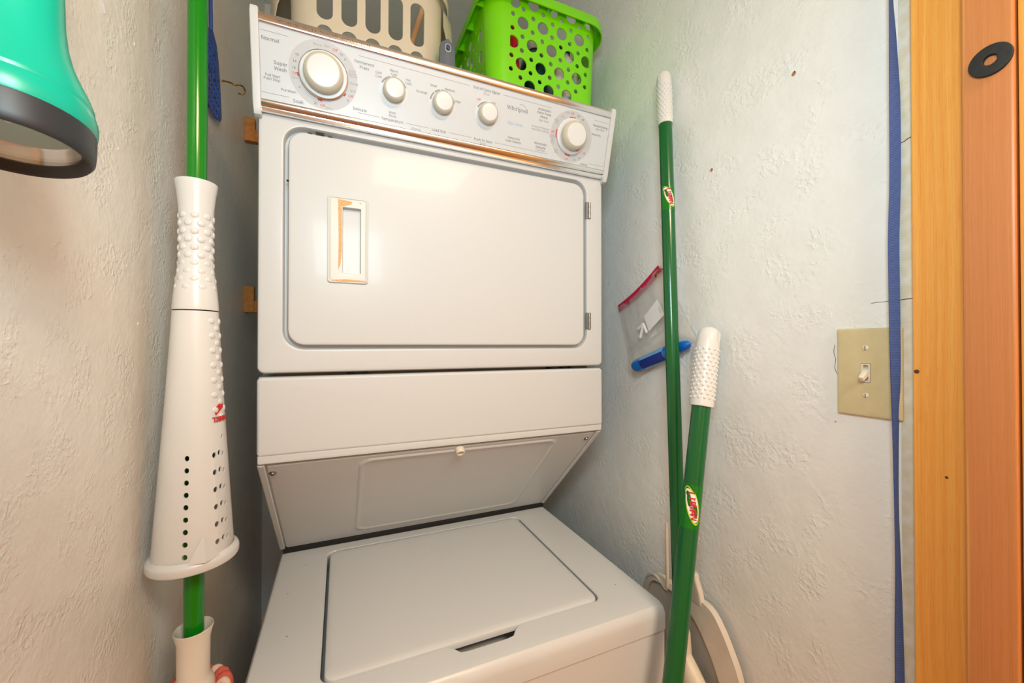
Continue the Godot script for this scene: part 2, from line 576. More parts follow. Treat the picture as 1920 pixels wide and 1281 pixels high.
func hall() -> void:
	var b := MB.new()
	box(b, -1.3, -1.2, -EYE, 1.084, -2.0, .13); struct("wall_hall_left", b, M.hall)
	b = MB.new()
	box(b, 1.8, 1.9, -EYE, 1.084, -2.0, .13); struct("wall_hall_right", b, M.hall)
	b = MB.new()
	box(b, -1.2, 1.8, -EYE, 1.084, -2.0, -1.9); struct("wall_hall_back", b, M.hall)
	# flash head with a soft front, held just above the lens
	var t := thing("flash_head", Vector3(.02, 1.66, .06), "photographer's flash head with a white front just above the lens", "flash")
	var front := mat(Color(.95, .96, .98), .5)
	front.emission_enabled = true; front.emission = Color(.93, .98, 1.0); front.emission_energy_multiplier = 2.0
	front.resource_name = "flash_front_light"
	var turn := Basis.from_euler(Vector3(deg_to_rad(5), deg_to_rad(-22), 0))
	var b2 := MB.new()
	var fl := []
	for e in [[.12, .09, .052], [.12, .09, .056], [.118, .088, .057]]:
		var l := PackedVector3Array()
		for p in rr(-e[0], e[0], -e[1], e[1], .01, 4): l.append(Vector3(.02, 1.66, 0) + turn * Vector3(p.x, p.y, e[2]))
		fl.append(l)
	b2.loft(fl); part("front", b2, front, t)
	b2 = MB.new()
	fl = []
	for e in [[.124, .094, .054], [.124, .094, .062], [.05, .04, .13], [.04, .03, .19]]:
		var l := PackedVector3Array()
		for p in rr(-e[0], e[0], -e[1], e[1], .01, 4): l.append(Vector3(.02, 1.66, 0) + turn * Vector3(p.x, p.y, e[2] + .004))
		fl.append(l)
	b2.loft(fl); part("housing", b2, M.black, t)
	# ceiling lamp
	t = thing("ceiling_lamp", Vector3(.42, 2.44, .95), "round white ceiling lamp in the hall behind the camera", "lamp")
	var glow := mat(Color(.95, .93, .88), .5)
	glow.emission_enabled = true; glow.emission = Color(1.0, .96, .90); glow.emission_energy_multiplier = 2.0
	glow.resource_name = "lamp_glass"
	b = MB.new(); lathe(b, Vector3(.42, 2.44, .95), Vector3(0, -1, 0), [[.20, 0], [.285, .005], [.285, .02]], 32); part("base", b, M.white_plastic, t)
	b = MB.new(); lathe(b, Vector3(.42, 2.42, .95), Vector3(0, -1, 0), [[.27, 0], [.27, .022], [.26, .03]], 32); part("diffuser", b, glow, t)
	# the closet door, swung open against the hall wall on the right
	t = thing("closet_door", Vector3(.665, 0, .35), "pine closet door swung open into the hall on the right", "door")
	b = MB.new(); b.uvf = func(p: Vector3) -> Vector2: return Vector2(p.z * 3.0, p.y * .4)
	box(b, .662, .697, -EYE + .01, .93, -.66, .09, .003); part("leaf", b, M.pine, t)
	b = MB.new(); lathe(b, V(.662, -.40, -.60), Vector3(-1, 0, 0), [[.026, 0], [.026, .006], [.012, .012], [.012, .03], [.026, .042], [.026, .055], [.012, .064]], 20); part("knob", b, M.brass, t)


# ---------------------------------------------------------------- washer and dryer
func machine() -> void:
	const XL := -.1148
	const XR := .5062
	const F := .69
	const WT := -.436
	var t := thing("stacked_washer_dryer", Vector3(.196, 0, -.9), "white stacked laundry machine, dryer with dials above a top-loading washer", "washer dryer")
	var b := MB.new()
	# washer: cabinet, top with a lid well, lid
	box(b, XL + .002, XR - .002, -EYE + .015, -.474, .512, 1.20, .008)
	part("washer_cabinet", b, M.enamel, t)
	for e in [[XL + .05, .56], [XR - .05, .56], [XL + .05, 1.14], [XR - .05, 1.14]]:
		b = MB.new(); lathe(b, V(e[0], -EYE, e[1]), Vector3(0, 1, 0), [[.02, 0], [.02, .01], [.012, .012], [.012, .02]], 14); part("foot", b, M.rubber, t)
	var lidx0 := -.0235; var lidx1 := .4125; var lz0 := .5660; var lz1 := .921
	var n0 := []; var n1 := []
	for e in [[.128, 0.0], [.142, 0.0], [.150, -.006], [.158, -.0165], [.170, -.0185], [.20, -.0185], [.228, -.0185], [.240, -.0165], [.248, -.006], [.256, 0.0], [.270, 0.0]]:
		n0.append([e[0], 0.0]); n1.append(e)
	b = MB.new()
	var loops := []
	for e in [[0.0, -.4745, .014], [0.0, WT - .016, .014], [.003, WT - .0065, .013], [.009, WT - .0012, .010], [.018, WT, .006]]:
		loops.append(inY(rr(XL + e[0] * .6, XR - e[0] * .6, .508 + e[0], 1.20, e[2], 6, n0), e[1]))
	loops.append(inY(rr(lidx0 - .0025, lidx1 + .0025, lz0 - .0025, lz1 + .001, .018, 6, n1), WT))
	loops.append(inY(rr(lidx0, lidx1, lz0, lz1, .017, 6, n1), WT - .0018))
	loops.append(inY(rr(lidx0, lidx1, lz0, lz1, .017, 6, n1), WT - .036))
	b.loft(loops, true, false)
	b.cap(loops[-1])
	part("washer_top", b, M.enamel, t, 32.0)
	b = MB.new()
	loops = []
	for e in [[.0080, -.0085, .0], [.0045, -.0085, .0], [.0045, -.0035, .0], [.0055, -.0008, .0], [.0085, .0014, .0], [.016, .0022, .0], [.03, .0026, .0]]:
		var side: float = e[0]
		loops.append(inY(rr(lidx0 + side, lidx1 - side, lz0 + side - .0035, lz1 - side + .003, .015, 6, n0), WT + e[1]))
	b.loft(loops)
	part("lid", b, M.enamel, t, 32.0)
	for e in [[-.0835, .795], [-.0725, .68], [-.062, .885], [.46, .59]]:
		b = MB.new(); dome(b, V(e[0], WT, e[1]), Vector3(0, 1, 0), .0011, .0002, 7); part("paint_chip", b, M.chip, t)
	# dark seal where the upper housing stands on the washer
	b = MB.new(); box(b, XL + .006, XR - .004, WT, WT + .011, .948, 1.19, .001); part("seal", b, M.black, t)
	# upright housing between washer and dryer: side profile pushed across
	b = MB.new()
	var prof := PackedVector2Array([Vector2(.70, -.0495), Vector2(.70, -.168), Vector2(.706, -.186), Vector2(.954, -.424), Vector2(1.20, -.424), Vector2(1.20, -.0495)])
	b.loft([inX(prof, XL + .002), inX(prof, XR - .002)]); part("housing", b, M.enamel, t, 20.0)
	# fascia
	b = MB.new()
	loops = []
	for e in [[0.0, .712, .006], [0.0, F + .005, .006], [.0016, F + .0016, .005], [.005, F, .004]]:
		loops.append(inD(rr(XL + e[0], XR - e[0], -.1685 + e[0], -.0493 - e[0], e[2], 4), e[1]))
	b.loft(loops); part("fascia", b, M.enamel, t)
	# folded lip under the fascia and the sloping rails at both ends
	b = MB.new(); box(b, XL + .001, XR - .001, -.180, -.166, F + .002, .712, .0025); part("fascia_lip", b, M.enamel, t)
	var s0 := V(0, -.180, .700); var s1 := V(0, -.424, .9535)
	var along := (s1 - s0).normalized()
	var out := Vector3(1, 0, 0).cross(along).normalized()
	if out.z < 0: out = -out
	var ln := (s1 - s0).length()
	var S := func(x: float, q: float, h: float) -> Vector3: return Vector3(x, 0, 0) + Vector3(0, s0.y, s0.z) + along * q + out * h
	for x in [XL, XR - .010]:
		b = MB.new()
		loops = []
		for e in [[0.0, -.006], [0.0, .0035], [.0015, .005]]:
			var l := PackedVector3Array()
			for p in rr(x + e[0], x + .010 - e[0], .0 + e[0], ln - e[0], .002, 3): l.append(S.call(p.x, p.y, e[1]))
			loops.append(l)
		b.loft(loops); part("side_rail", b, M.enamel, t)
	# sloping access panel with a pressed rectangle
	b = MB.new()
	loops = []
	for e in [[-.012, 0.0, .002], [-.012, .0022, .003], [-.0135, .0032, .003]]:
		loops.append([XL - e[0], XR + e[0], .004 - (e[0] + .012), ln - .002 + (e[0] + .012), e[2], e[1]])
	for e in [[.0, 0.0032], [.003, .0030], [.006, .0048], [.0085, .0052], [.012, .0040], [.015, .0032]]:
		loops.append([.0255 + e[0], .415 - e[0], .030 + e[0] - .05, ln - .028 - e[0], .02, e[1]])
	var rings := []
	for e in loops:
		var l := PackedVector3Array()
		for p in rr(e[0], e[1], maxf(e[2], .004) if e[4] < .01 else maxf(e[2], .010 + (e[0] - .0255)), e[3], e[4], 6): l.append(S.call(p.x, p.y, e[5]))
		rings.append(l)
	b.loft(rings); var ap := part("access_panel", b, M.enamel, t, 30.0)
	for e in [[-.0965, .026], [.4825, .026]]:
		var c: Vector3 = S.call(e[0], e[1], .0032)
		b = MB.new(); lathe(b, c, out, [[.0055, -.001], [.0055, .0008], [.0035, .0014], [.0032, .003], [.001, .0036]], 14); part("screw", b, M.steel, ap)
	var cc: Vector3 = S.call(.2005, .012, .002)
	b = MB.new(); lathe(b, cc, (out + Vector3(0, -.15, .3)).normalized(), [[.0085, 0], [.0085, .010], [.0075, .012], [.0055, .012], [.005, .008]], 20); part("catch", b, M.catch, t)
	# dryer: cabinet, front frame with the door opening, door
	b = MB.new(); box(b, XL + .002, XR - .002, -.0435, .474, .705, 1.26, .004); part("dryer_cabinet", b, M.enamel, t)
	b = MB.new(); box(b, XL + .02, XR - .02, -.055, -.040, .72, 1.2); part("dryer_base", b, M.inner, t)
	for e in [[.010, .012], [.034, .008], [.388, .008], [.418, .014], [.437, .006]]:
		b = MB.new(); box(b, e[0], e[0] + e[1], -.0485, -.0435, .708, .722); part("base_clip", b, M.shade_gap, t)
	var dx0 := -.0800; var dx1 := .4660; var dy0 := -.0065; var dy1 := .3365
	b = MB.new()
	loops = []
	for e in [[0.0, .72, .010], [0.0, F + .006, .010], [.0018, F + .0018, .009], [.006, F, .008]]:
		loops.append(inD(rr(XL + e[0], XR - e[0], -.0439 + e[0], .3500 - e[0] * .3, e[2], 8), e[1]))
	for e in [[-.004, F, .031], [-.0015, F + .0010, .0295], [0.0, F + .0045, .028], [0.0, .706, .028]]:
		loops.append(inD(rr(dx0 + e[0], dx1 - e[0], dy0 + e[0], dy1 - e[0], e[2], 8), e[1]))
	b.loft(loops, false, true); part("front_frame", b, M.enamel, t, 32.0)
	# door: face round the grip pocket
	var hx0 := -.0197; var hx1 := .0407; var hy0 := .0985; var hy1 := .2372
	b = MB.new()
	loops = []
	for e in [[.0052, .7055, .024], [.0052, F + .004, .024], [.0066, F + .0012, .023], [.0105, F - .0002, .021]]:
		loops.append(inD(rr(dx0 + e[0], dx1 - e[0], dy0 + e[0], dy1 - e[0] - .001, e[2], 8), e[1]))
	loops.append(inD(rr(hx0, hx1, hy0, hy1, .004, 8), F - .0002))
	loops.append(inD(rr(hx0, hx1, hy0, hy1, .004, 8), F + .006))
	b.loft(loops, true, true)
	var door := part("door", b, M.enamel, t, 32.0)
	b = MB.new()
	loops = []
	for e in [[0.0, F + .003, .0045], [0.0, F - .0022, .0045], [.0012, F - .0032, .004], [.0026, F - .0030, .003], [.0036, F - .0020, .003], [.0052, F - .0026, .003]]:
		loops.append(inD(rr(hx0 + e[0], hx1 - e[0], hy0 + e[0], hy1 - e[0], e[2], 4), e[1]))
	for e in [[.0, F - .0022, .0015], [.0006, F - .0004, .0012], [.0015, F + .028, .001]]:
		loops.append(inD(rr(.0020 + e[0], .0298 - e[0], .1142 + e[0], .2205 - e[0], e[2], 4), e[1]))
	b.loft(loops, false, true); var grip := part("grip_pocket", b, M.bezel, door, 32.0, true, "cream plastic grip pocket with rust stains")
	stain(grip, [[-.0045, .2318], [.0165, .2300], [.0150, .2262], [.0085, .2240], [.0072, .2222], [.0010, .2215], [.0012, .150], [-.0008, .128], [-.0042, .119], [-.0035, .170]], F - .0031)
	stain(grip, [[.0270, .2300], [.0300, .2300], [.0290, .2275]], F - .0031)
	stain(grip, [[-.0140, .1020], [.0060, .1045], [.0360, .1035], [.0380, .1015], [.0, .1000]], F - .0034)
	b = MB.new(); dome(b, V(-.0752, .2505, F), Vector3(0, 0, 1), .0019, .0003, 8); part("paint_chip", b, M.chip, door)
	for y in [.278, .049]:
		b = MB.new(); lathe(b, V(.4722, y - .017, F - .0012), Vector3(0, 1, 0), [[.0026, 0], [.0032, .0005], [.0032, .0105], [.0026, .011], [.0026, .0115], [.0032, .012], [.0032, .022], [.0026, .0225], [.0026, .023], [.0032, .0235], [.0032, .0335], [.0026, .034]], 12)
		var hg := part("hinge", b, M.steel, door)
		b = MB.new(); box(b, .4640, .4700, y - .017, y + .017, F - .0012, F + .001); part("hinge_leaf", b, M.steel, hg)
	for e in [-.0455, -.0165]:
		b = MB.new(); lathe(b, V(e, .3318, .696), Vector3(0, -1, .3), [[.0034, 0], [.0034, .0012], [.0014, .0022]], 12); part("screw", b, M.steel, t)
	b = MB.new(); box(b, -.037, -.0255, .3300, .3360, .695, .703, .0006); part("latch_strike", b, M.black, t)
	console(t)


func stain(parent: Node3D, pts: Array, d: float) -> void:
	var b := MB.new()
	var a := PackedVector3Array(); var c := PackedVector3Array()
	for e in pts: a.append(V(e[0], e[1], d)); c.append(V(e[0], e[1], d + .0012))
	var flat := PackedVector2Array()
	for e in pts: flat.append(Vector2(e[0], e[1]))
	var idx := Geometry2D.triangulate_polygon(flat)
	for k in range(0, idx.size(), 3): b.tri(a[idx[k]], a[idx[k + 1]], a[idx[k + 2]]); b.tri(c[idx[k]], c[idx[k + 2]], c[idx[k + 1]])
	b.strip(a, c)
	part("stain", b, M.stain, parent, 20.0)


const CB := Vector2(.682, .345)       # (d, y) of the console face, lower edge
const CT := Vector2(.652, .470)       # upper edge


func C(x: float, s: float, h := 0.0) -> Vector3:
	# a point on the sloping console face: s metres up the face, h metres proud of it
	var e := (CT - CB).normalized()
	var p := CB + e * s + Vector2(-e.y, e.x) * h
	return V(x, p.y, p.x)


func cnormal() -> Vector3:
	return (C(0, 0, 1) - C(0, 0, 0)).normalized()


func crr(x0: float, x1: float, s0: float, s1: float, r: float, h: float, n := 4) -> PackedVector3Array:
	var l := PackedVector3Array()
	for p in rr(x0, x1, s0, s1, r, n): l.append(C(p.x, p.y, h))
	return l


func console(t: Node3D) -> void:
	var b := MB.new()
	var x0 := -.1085; var x1 := .4995
	# hollow body behind the face
	var prof := PackedVector2Array([Vector2(.6835, .346), Vector2(.6545, .468), Vector2(.70, .4725), Vector2(.72, .472), Vector2(.72, .37), Vector2(.70, .350)])
	b.loft([inX(prof, x0 - .002), inX(prof, x1 + .002)])
	var c := part("console", b, M.capplastic, t, 20.0)
	# face plate
	b = MB.new()
	b.loft([crr(x0, x1, .0165, .1165, .0005, -.003), crr(x0, x1, .0165, .1165, .0005, 0), crr(x0 + .0004, x1 - .0004, .0169, .1161, .0004, .0004)])
	part("face_plate", b, M.panel, c)
	# chrome mouldings above and below
	var loops := []
	for x in [x0, x1]:
		var l := PackedVector3Array()
		for e in [[.1163, -.003], [.1163, .0022], [.1172, .0030], [.1195, .0036], [.1262, .0030], [.1290, .0012], [.1300, -.003], [.1290, -.010]]: l.append(C(x, e[0], e[1]))
		loops.append(l)
	b = MB.new(); b.loft(loops); var top := part("chrome_moulding", b, M.chrome, c, 35.0)
	loops = []
	for x in [x0, x1]:
		var l := PackedVector3Array()
		for e in [[.0172, -.003], [.0172, .0020], [.0160, .0030], [.0125, .0034], [.0085, .0018], [.0075, -.001], [.0060, -.0012], [.0020, -.0005], [.0005, -.003], [.0005, -.008]]: l.append(C(x, e[0], e[1]))
		loops.append(l)
	b = MB.new(); b.loft(loops); part("chrome_moulding", b, M.chrome, c, 35.0)
	# end caps: rounded side plates
	for e in [[-.1190, -.1085], [.4995, .5100]]:
		var outline := PackedVector2Array([Vector2(.690, .338), Vector2(.682, .340), Vector2(.6775, .348), Vector2(.6480, .4700), Vector2(.6490, .4755), Vector2(.6530, .4775), Vector2(.668, .4765), Vector2(.70, .4745), Vector2(.735, .472), Vector2(.735, .39), Vector2(.715, .340)])
		b = MB.new()
		var mid := Vector2(.71, .415)
		var l := []
		for q in [[e[0], .97], [e[0] + .0012, 1.0], [e[1] - .0012, 1.0], [e[1], .985]]:
			var p2 := PackedVector2Array()
			for p in outline: p2.append(mid + (p - mid) * q[1])
			l.append(inX(p2, q[0]))
		b.loft(l); part("end_cap", b, M.capplastic, c, 35.0)
	# dials
	var nrm := cnormal()
	dial(c, nrm, -.0249, .0672, .0475, .0345, .0275, .021, true)
	dial(c, nrm, .4150, .0655, .0465, .0330, .0262, .021, false)
	for e in [[.0778, .0692], [.1578, .0682], [.2386, .0685]]: small_knob(c, nrm, e[0], e[1])
	arc(c, .0778, .0692, .0205, 25, 75, M.greyarc); arc(c, .0778, .0692, .0205, 82, 100, M.greyarc); arc(c, .0778, .0692, .0205, 106, 155, M.greyarc)
	arc(c, .1578, .0682, .0205, 10, 50, M.greyarc); arc(c, .1578, .0682, .0205, 56, 100, M.greyarc); arc(c, .1578, .0682, .0205, 104, 132, M.greyarc); arc(c, .1578, .0682, .0205, 136, 172, M.greyarc)
	arc(c, .2386, .0685, .0195, 50, 85, M.greyarc); arc(c, .2386, .0685, .0195, 92, 155, M.greyarc)
	# red index bars
	for e in [[-.0249, .0672, .0357, 186, 194], [-.0249, .0672, .0357, 256, 266], [-.0249, .0672, .0357, 322, 330], [.4150, .0655, .0345, 168, 192], [.4150, .0655, .0345, 82, 103], [.4150, .0655, .0345, 252, 272]]:
		arc(c, e[0], e[1], e[2], e[3], e[4], M.ink_red, .0009)
	# printed lines
	for e in [[-.1075, .1072, -.0714], [-.1075, .0266, -.0718], [.0239, .1072, .2045], [.0241, .0261, .0572], [.0981, .0258, .1371], [.1717, .0256, .2132], [.2672, .1068, .3655], [.2572, .0255, .3667], [.4623, .1057, .4963], [.4620, .0241, .4978]]:
		b = MB.new(); b.loft([crr(e[0], e[2], e[1] - .0003, e[1] + .0003, .0001, .0003, 1), crr(e[0], e[2], e[1] - .0003, e[1] + .0003, .0001, .00055, 1)]); part("printed_line", b, M.ink_soft, c)
	# lettering: text, x, height up the face, style
	for e in [["Normal", -.0947, .0975, 6], ["Super", -.0825, .0690, 6], ["Wash", -.0827, .0615, 6], ["Pull Start", -.0929, .0507, 1], ["Push Stop", -.0939, .0459, 1], ["Pre-Wash", -.0726, .0351, 1], ["Soak", -.0602, .0234, 6], ["10", -.0608, .0867, 1], ["14", -.0642, .0773, 1], ["18", -.0653, .0683, 1], ["Off", -.0645, .0609, 3], ["Spin", -.0637, .0557, 2], ["4", -.0583, .0437, 1], ["20", -.0365, .0266, 1], ["Off", -.0271, .0251, 3], ["Spin", -.0184, .0235, 2], ["6", .0091, .0402, 1], ["Off", .0131, .0468, 3], ["Spin", .0162, .0553, 2], ["Rinse", .0181, .0658, 2], ["Cool", .0158, .0833, 2], ["Down", .0158, .0795, 2], ["Rinse", .0166, .0760, 2], ["6", .0047, .0967, 1], ["10", -.0008, .1021, 1], ["Off", -.0097, .1056, 3], ["Spin", -.0205, .1082, 2], ["Rinse", -.0336, .1071, 2],
		["Permanent", .0324, .0986, 0], ["Press", .0325, .0919, 0], ["Delicate", .0267, .0310, 0], ["Temperature", .0769, .0256, 0], ["Cold", .0538, .0908, 1], ["Cold", .0540, .0854, 1], ["Warm", .0774, .0986, 1], ["Cold", .0775, .0935, 1], ["Hot", .1001, .0909, 1], ["Cold", .1002, .0858, 1], ["Wash", .0768, .0370, 1], ["Rinse", .0770, .0321, 1], ["Ex-Small", .1227, .0783, 1], ["Small", .1416, .0926, 1], ["Medium", .1695, .0921, 1], ["Large", .1836, .0776, 1], ["Load Size", .1543, .0251, 0], ["Washer", .1159, .0200, 2], ["End of Cycle Signal", .2352, .1070, 0], ["Dryer", .2354, .1008, 2], ["Off", .2213, .0891, 3], ["On", .2503, .0895, 1], ["Push To Start", .2351, .0247, 0], ["Dryer", .2350, .0196, 2],
		["Heavy Duty", .2941, .0398, 1], ["Large Capacity", .2936, .0342, 1], ["Automatic", .3514, .1000, 0], ["Perm Press", .3513, .0938, 0], ["Heavy", .3515, .0877, 0], ["High Heat", .3517, .0812, 2], ["• Energy Preferred", .3458, .0686, 2], ["Automatic Setting", .3464, .0638, 2], ["Automatic", .3498, .0405, 0], ["Delicate", .3505, .0342, 0], ["Low Heat", .3506, .0292, 2], ["Off", .3726, .0668, 3], ["Off", .4117, .1066, 3], ["Off", .4088, .0235, 3], ["Off", .4472, .0407, 3], ["60", .4258, .1049, 1], ["40", .4367, .1006, 1], ["20", .4379, .0304, 1], ["10", .4275, .0254, 1], ["Very", .3796, .0888, 2], ["Dry", .3802, .0847, 2], ["Dry", .3915, .0974, 2], ["Cool", .4009, .1065, 2], ["Cool", .3727, .0610, 2], ["Down", .3732, .0573, 2], ["Less", .3738, .0526, 2], ["Dry", .3744, .0480, 2], ["Less", .3842, .0363, 2], ["Dry", .3847, .0325, 2],
		["Timed Drying", .4783, .0964, 0], ["High Heat", .4780, .0907, 2], ["Damp Dry", .4713, .0799, 1], ["Fluff Air", .4509, .0203, 1], ["Whirlpool", .2964, .0895, 4], ["thin twin", .2947, .0641, 5]]:
		letter(c, e[0], e[1], e[2], e[3])
	letter(top, "1-800-253-1301 (IN U.S.A.) CONSUMER ASSISTANCE CENTER", -.024, .1225, 7)
	# swoosh round the script name
	b = MB.new()
	var pts := []
	for i in 15:
		var a := deg_to_rad(-20 + i * 15.0)
		pts.append(C(.2985 + cos(a) * .0145 + sin(a) * .004, .0905 + sin(a) * .0085 * (1.0 if a < PI / 2 else .9), .0005))
	tube(b, pts.slice(0, 9), .0003, 5, 2); part("logo_swoosh", b, M.ink_soft, c)


func letter(c: Node3D, text: String, x: float, s: float, style: int) -> void:
	var cap: float = [.0042, .0033, .0023, .0036, .0062, .0050, .0048, .0027][style]
	var f := SystemFont.new()
	f.font_names = PackedStringArray(["Droid Serif" if style in [4, 5] else "Droid Sans"])
	f.font_italic = style == 4
	var tm := TextMesh.new()
	tm.font = f
	tm.text = text
	tm.font_size = 48
	tm.pixel_size = cap / (48.0 * .714)
	tm.depth = .0002
	tm.curve_step = 2.0
	tm.horizontal_alignment = HORIZONTAL_ALIGNMENT_CENTER
	tm.vertical_alignment = VERTICAL_ALIGNMENT_CENTER
	var o := MeshInstance3D.new()
	o.name = "lettering"
	o.mesh = tm
	o.material_override = [M.ink, M.ink, M.ink_soft, M.ink_red, M.ink_logo, M.ink_blue, M.ink, M.ink][style]
	c.add_child(o, true)
	var n := cnormal()
	var up := (C(0, 1) - C(0, 0)).normalized()
	o.global_transform = Transform3D(Basis(up.cross(n), up, n), C(x, s, .0005 if style != 7 else .0036))


func arc(c: Node3D, x: float, s: float, r: float, a0: float, a1: float, m: Material, w := .0013) -> void:
	var b := MB.new()
	var n := 10
	var lo := [PackedVector3Array(), PackedVector3Array()]
	for k in 2:
		var h := .0008 if k else .0002
		for i in n + 1:
			var a := deg_to_rad(lerpf(a0, a1, float(i) / n)); lo[k].append(C(x + cos(a) * (r + w), s + sin(a) * (r + w), h))
		for i in n + 1:
			var a := deg_to_rad(lerpf(a1, a0, float(i) / n)); lo[k].append(C(x + cos(a) * (r - w), s + sin(a) * (r - w), h))
	b.strip(lo[0], lo[1])
	for i in n:
		b.quad(lo[1][i], lo[1][i + 1], lo[1][2 * n - i], lo[1][2 * n + 1 - i])
	put("index_mark", b.mesh(30.0, false, false), m, c)


func dial(c: Node3D, nrm: Vector3, x: float, s: float, ro: float, rw: float, rk: float, h: float, chrome: bool) -> void:
	var b := MB.new()
	lathe(b, C(x, s), nrm, [[ro, -.001], [ro, .0004], [ro - .0003, .0005]], 56); part("dial_scale", b, M.dial, c)
	b = MB.new()
	lathe(b, C(x, s), nrm, [[rw, 0], [rw, .0030], [rw - .0012, .0042], [rw - .0030, .0044]], 48); part("dial_skirt", b, M.chrome if chrome else M.dialwhite, c)
	if chrome:
		b = MB.new(); lathe(b, C(x, s), nrm, [[rw - .0022, .003], [rw - .0022, .0052], [rw - .004, .0056]], 48); part("dial_disc", b, M.dialwhite, c)
	b = MB.new()
	lathe(b, C(x, s), nrm, [[rk - .001, .003], [rk, .006], [rk, h - .008], [rk - .001, h - .004], [rk - .0045, h - .0005], [rk - .006, h]], 48)
	var k := part("knob", b, M.knobside, c, 50.0)
	b = MB.new()
	lathe(b, C(x, s), nrm, [[rk - .0058, h - .002], [rk - .0058, h + .0004], [rk - .0068, h + .0008], [rk * .3, h + .0010]], 48); part("knob_cap", b, M.knobcap, k)
	if not chrome:
		b = MB.new(); tube(b, [C(x + (rk + .0002) * .42, s - (rk + .0002) * .907, .006), C(x + (rk + .0002) * .42, s - (rk + .0002) * .907, h - .006)], .0009, 6, 2); part("pointer", b, M.ink_red, k)


func small_knob(c: Node3D, nrm: Vector3, x: float, s: float) -> void:
	var b := MB.new()
	lathe(b, C(x, s), nrm, [[.0225, 0], [.0225, .0004], [.0222, .0005]], 36); part("dial_scale", b, M.dialwhite, c)
	b = MB.new()
	lathe(b, C(x, s), nrm, [[.0166, .0003], [.0172, .002], [.0172, .011], [.0165, .0138], [.0140, .0158], [.0134, .016]], 36)
	var k := part("knob", b, M.knobside, c, 50.0)
	b = MB.new(); lathe(b, C(x, s), nrm, [[.0137, .0150], [.0137, .0162], [.0128, .0168], [.005, .0170]], 36); part("knob_cap", b, M.knobcap, k)
	b = MB.new(); tube(b, [C(x + .004, s + .0170, .006), C(x + .004, s + .0158, .0145)], .0006, 5, 2); part("pointer", b, M.greyarc, k)


# ---------------------------------------------------------------- baskets on the dryer
func plan(x0: float, x1: float, z0: float, z1: float, r: float, o: float, y: float, n := 8) -> PackedVector3Array:
	return inY(rr(x0 - o, x1 + o, z0 - o, z1 + o, r + o, n), y)


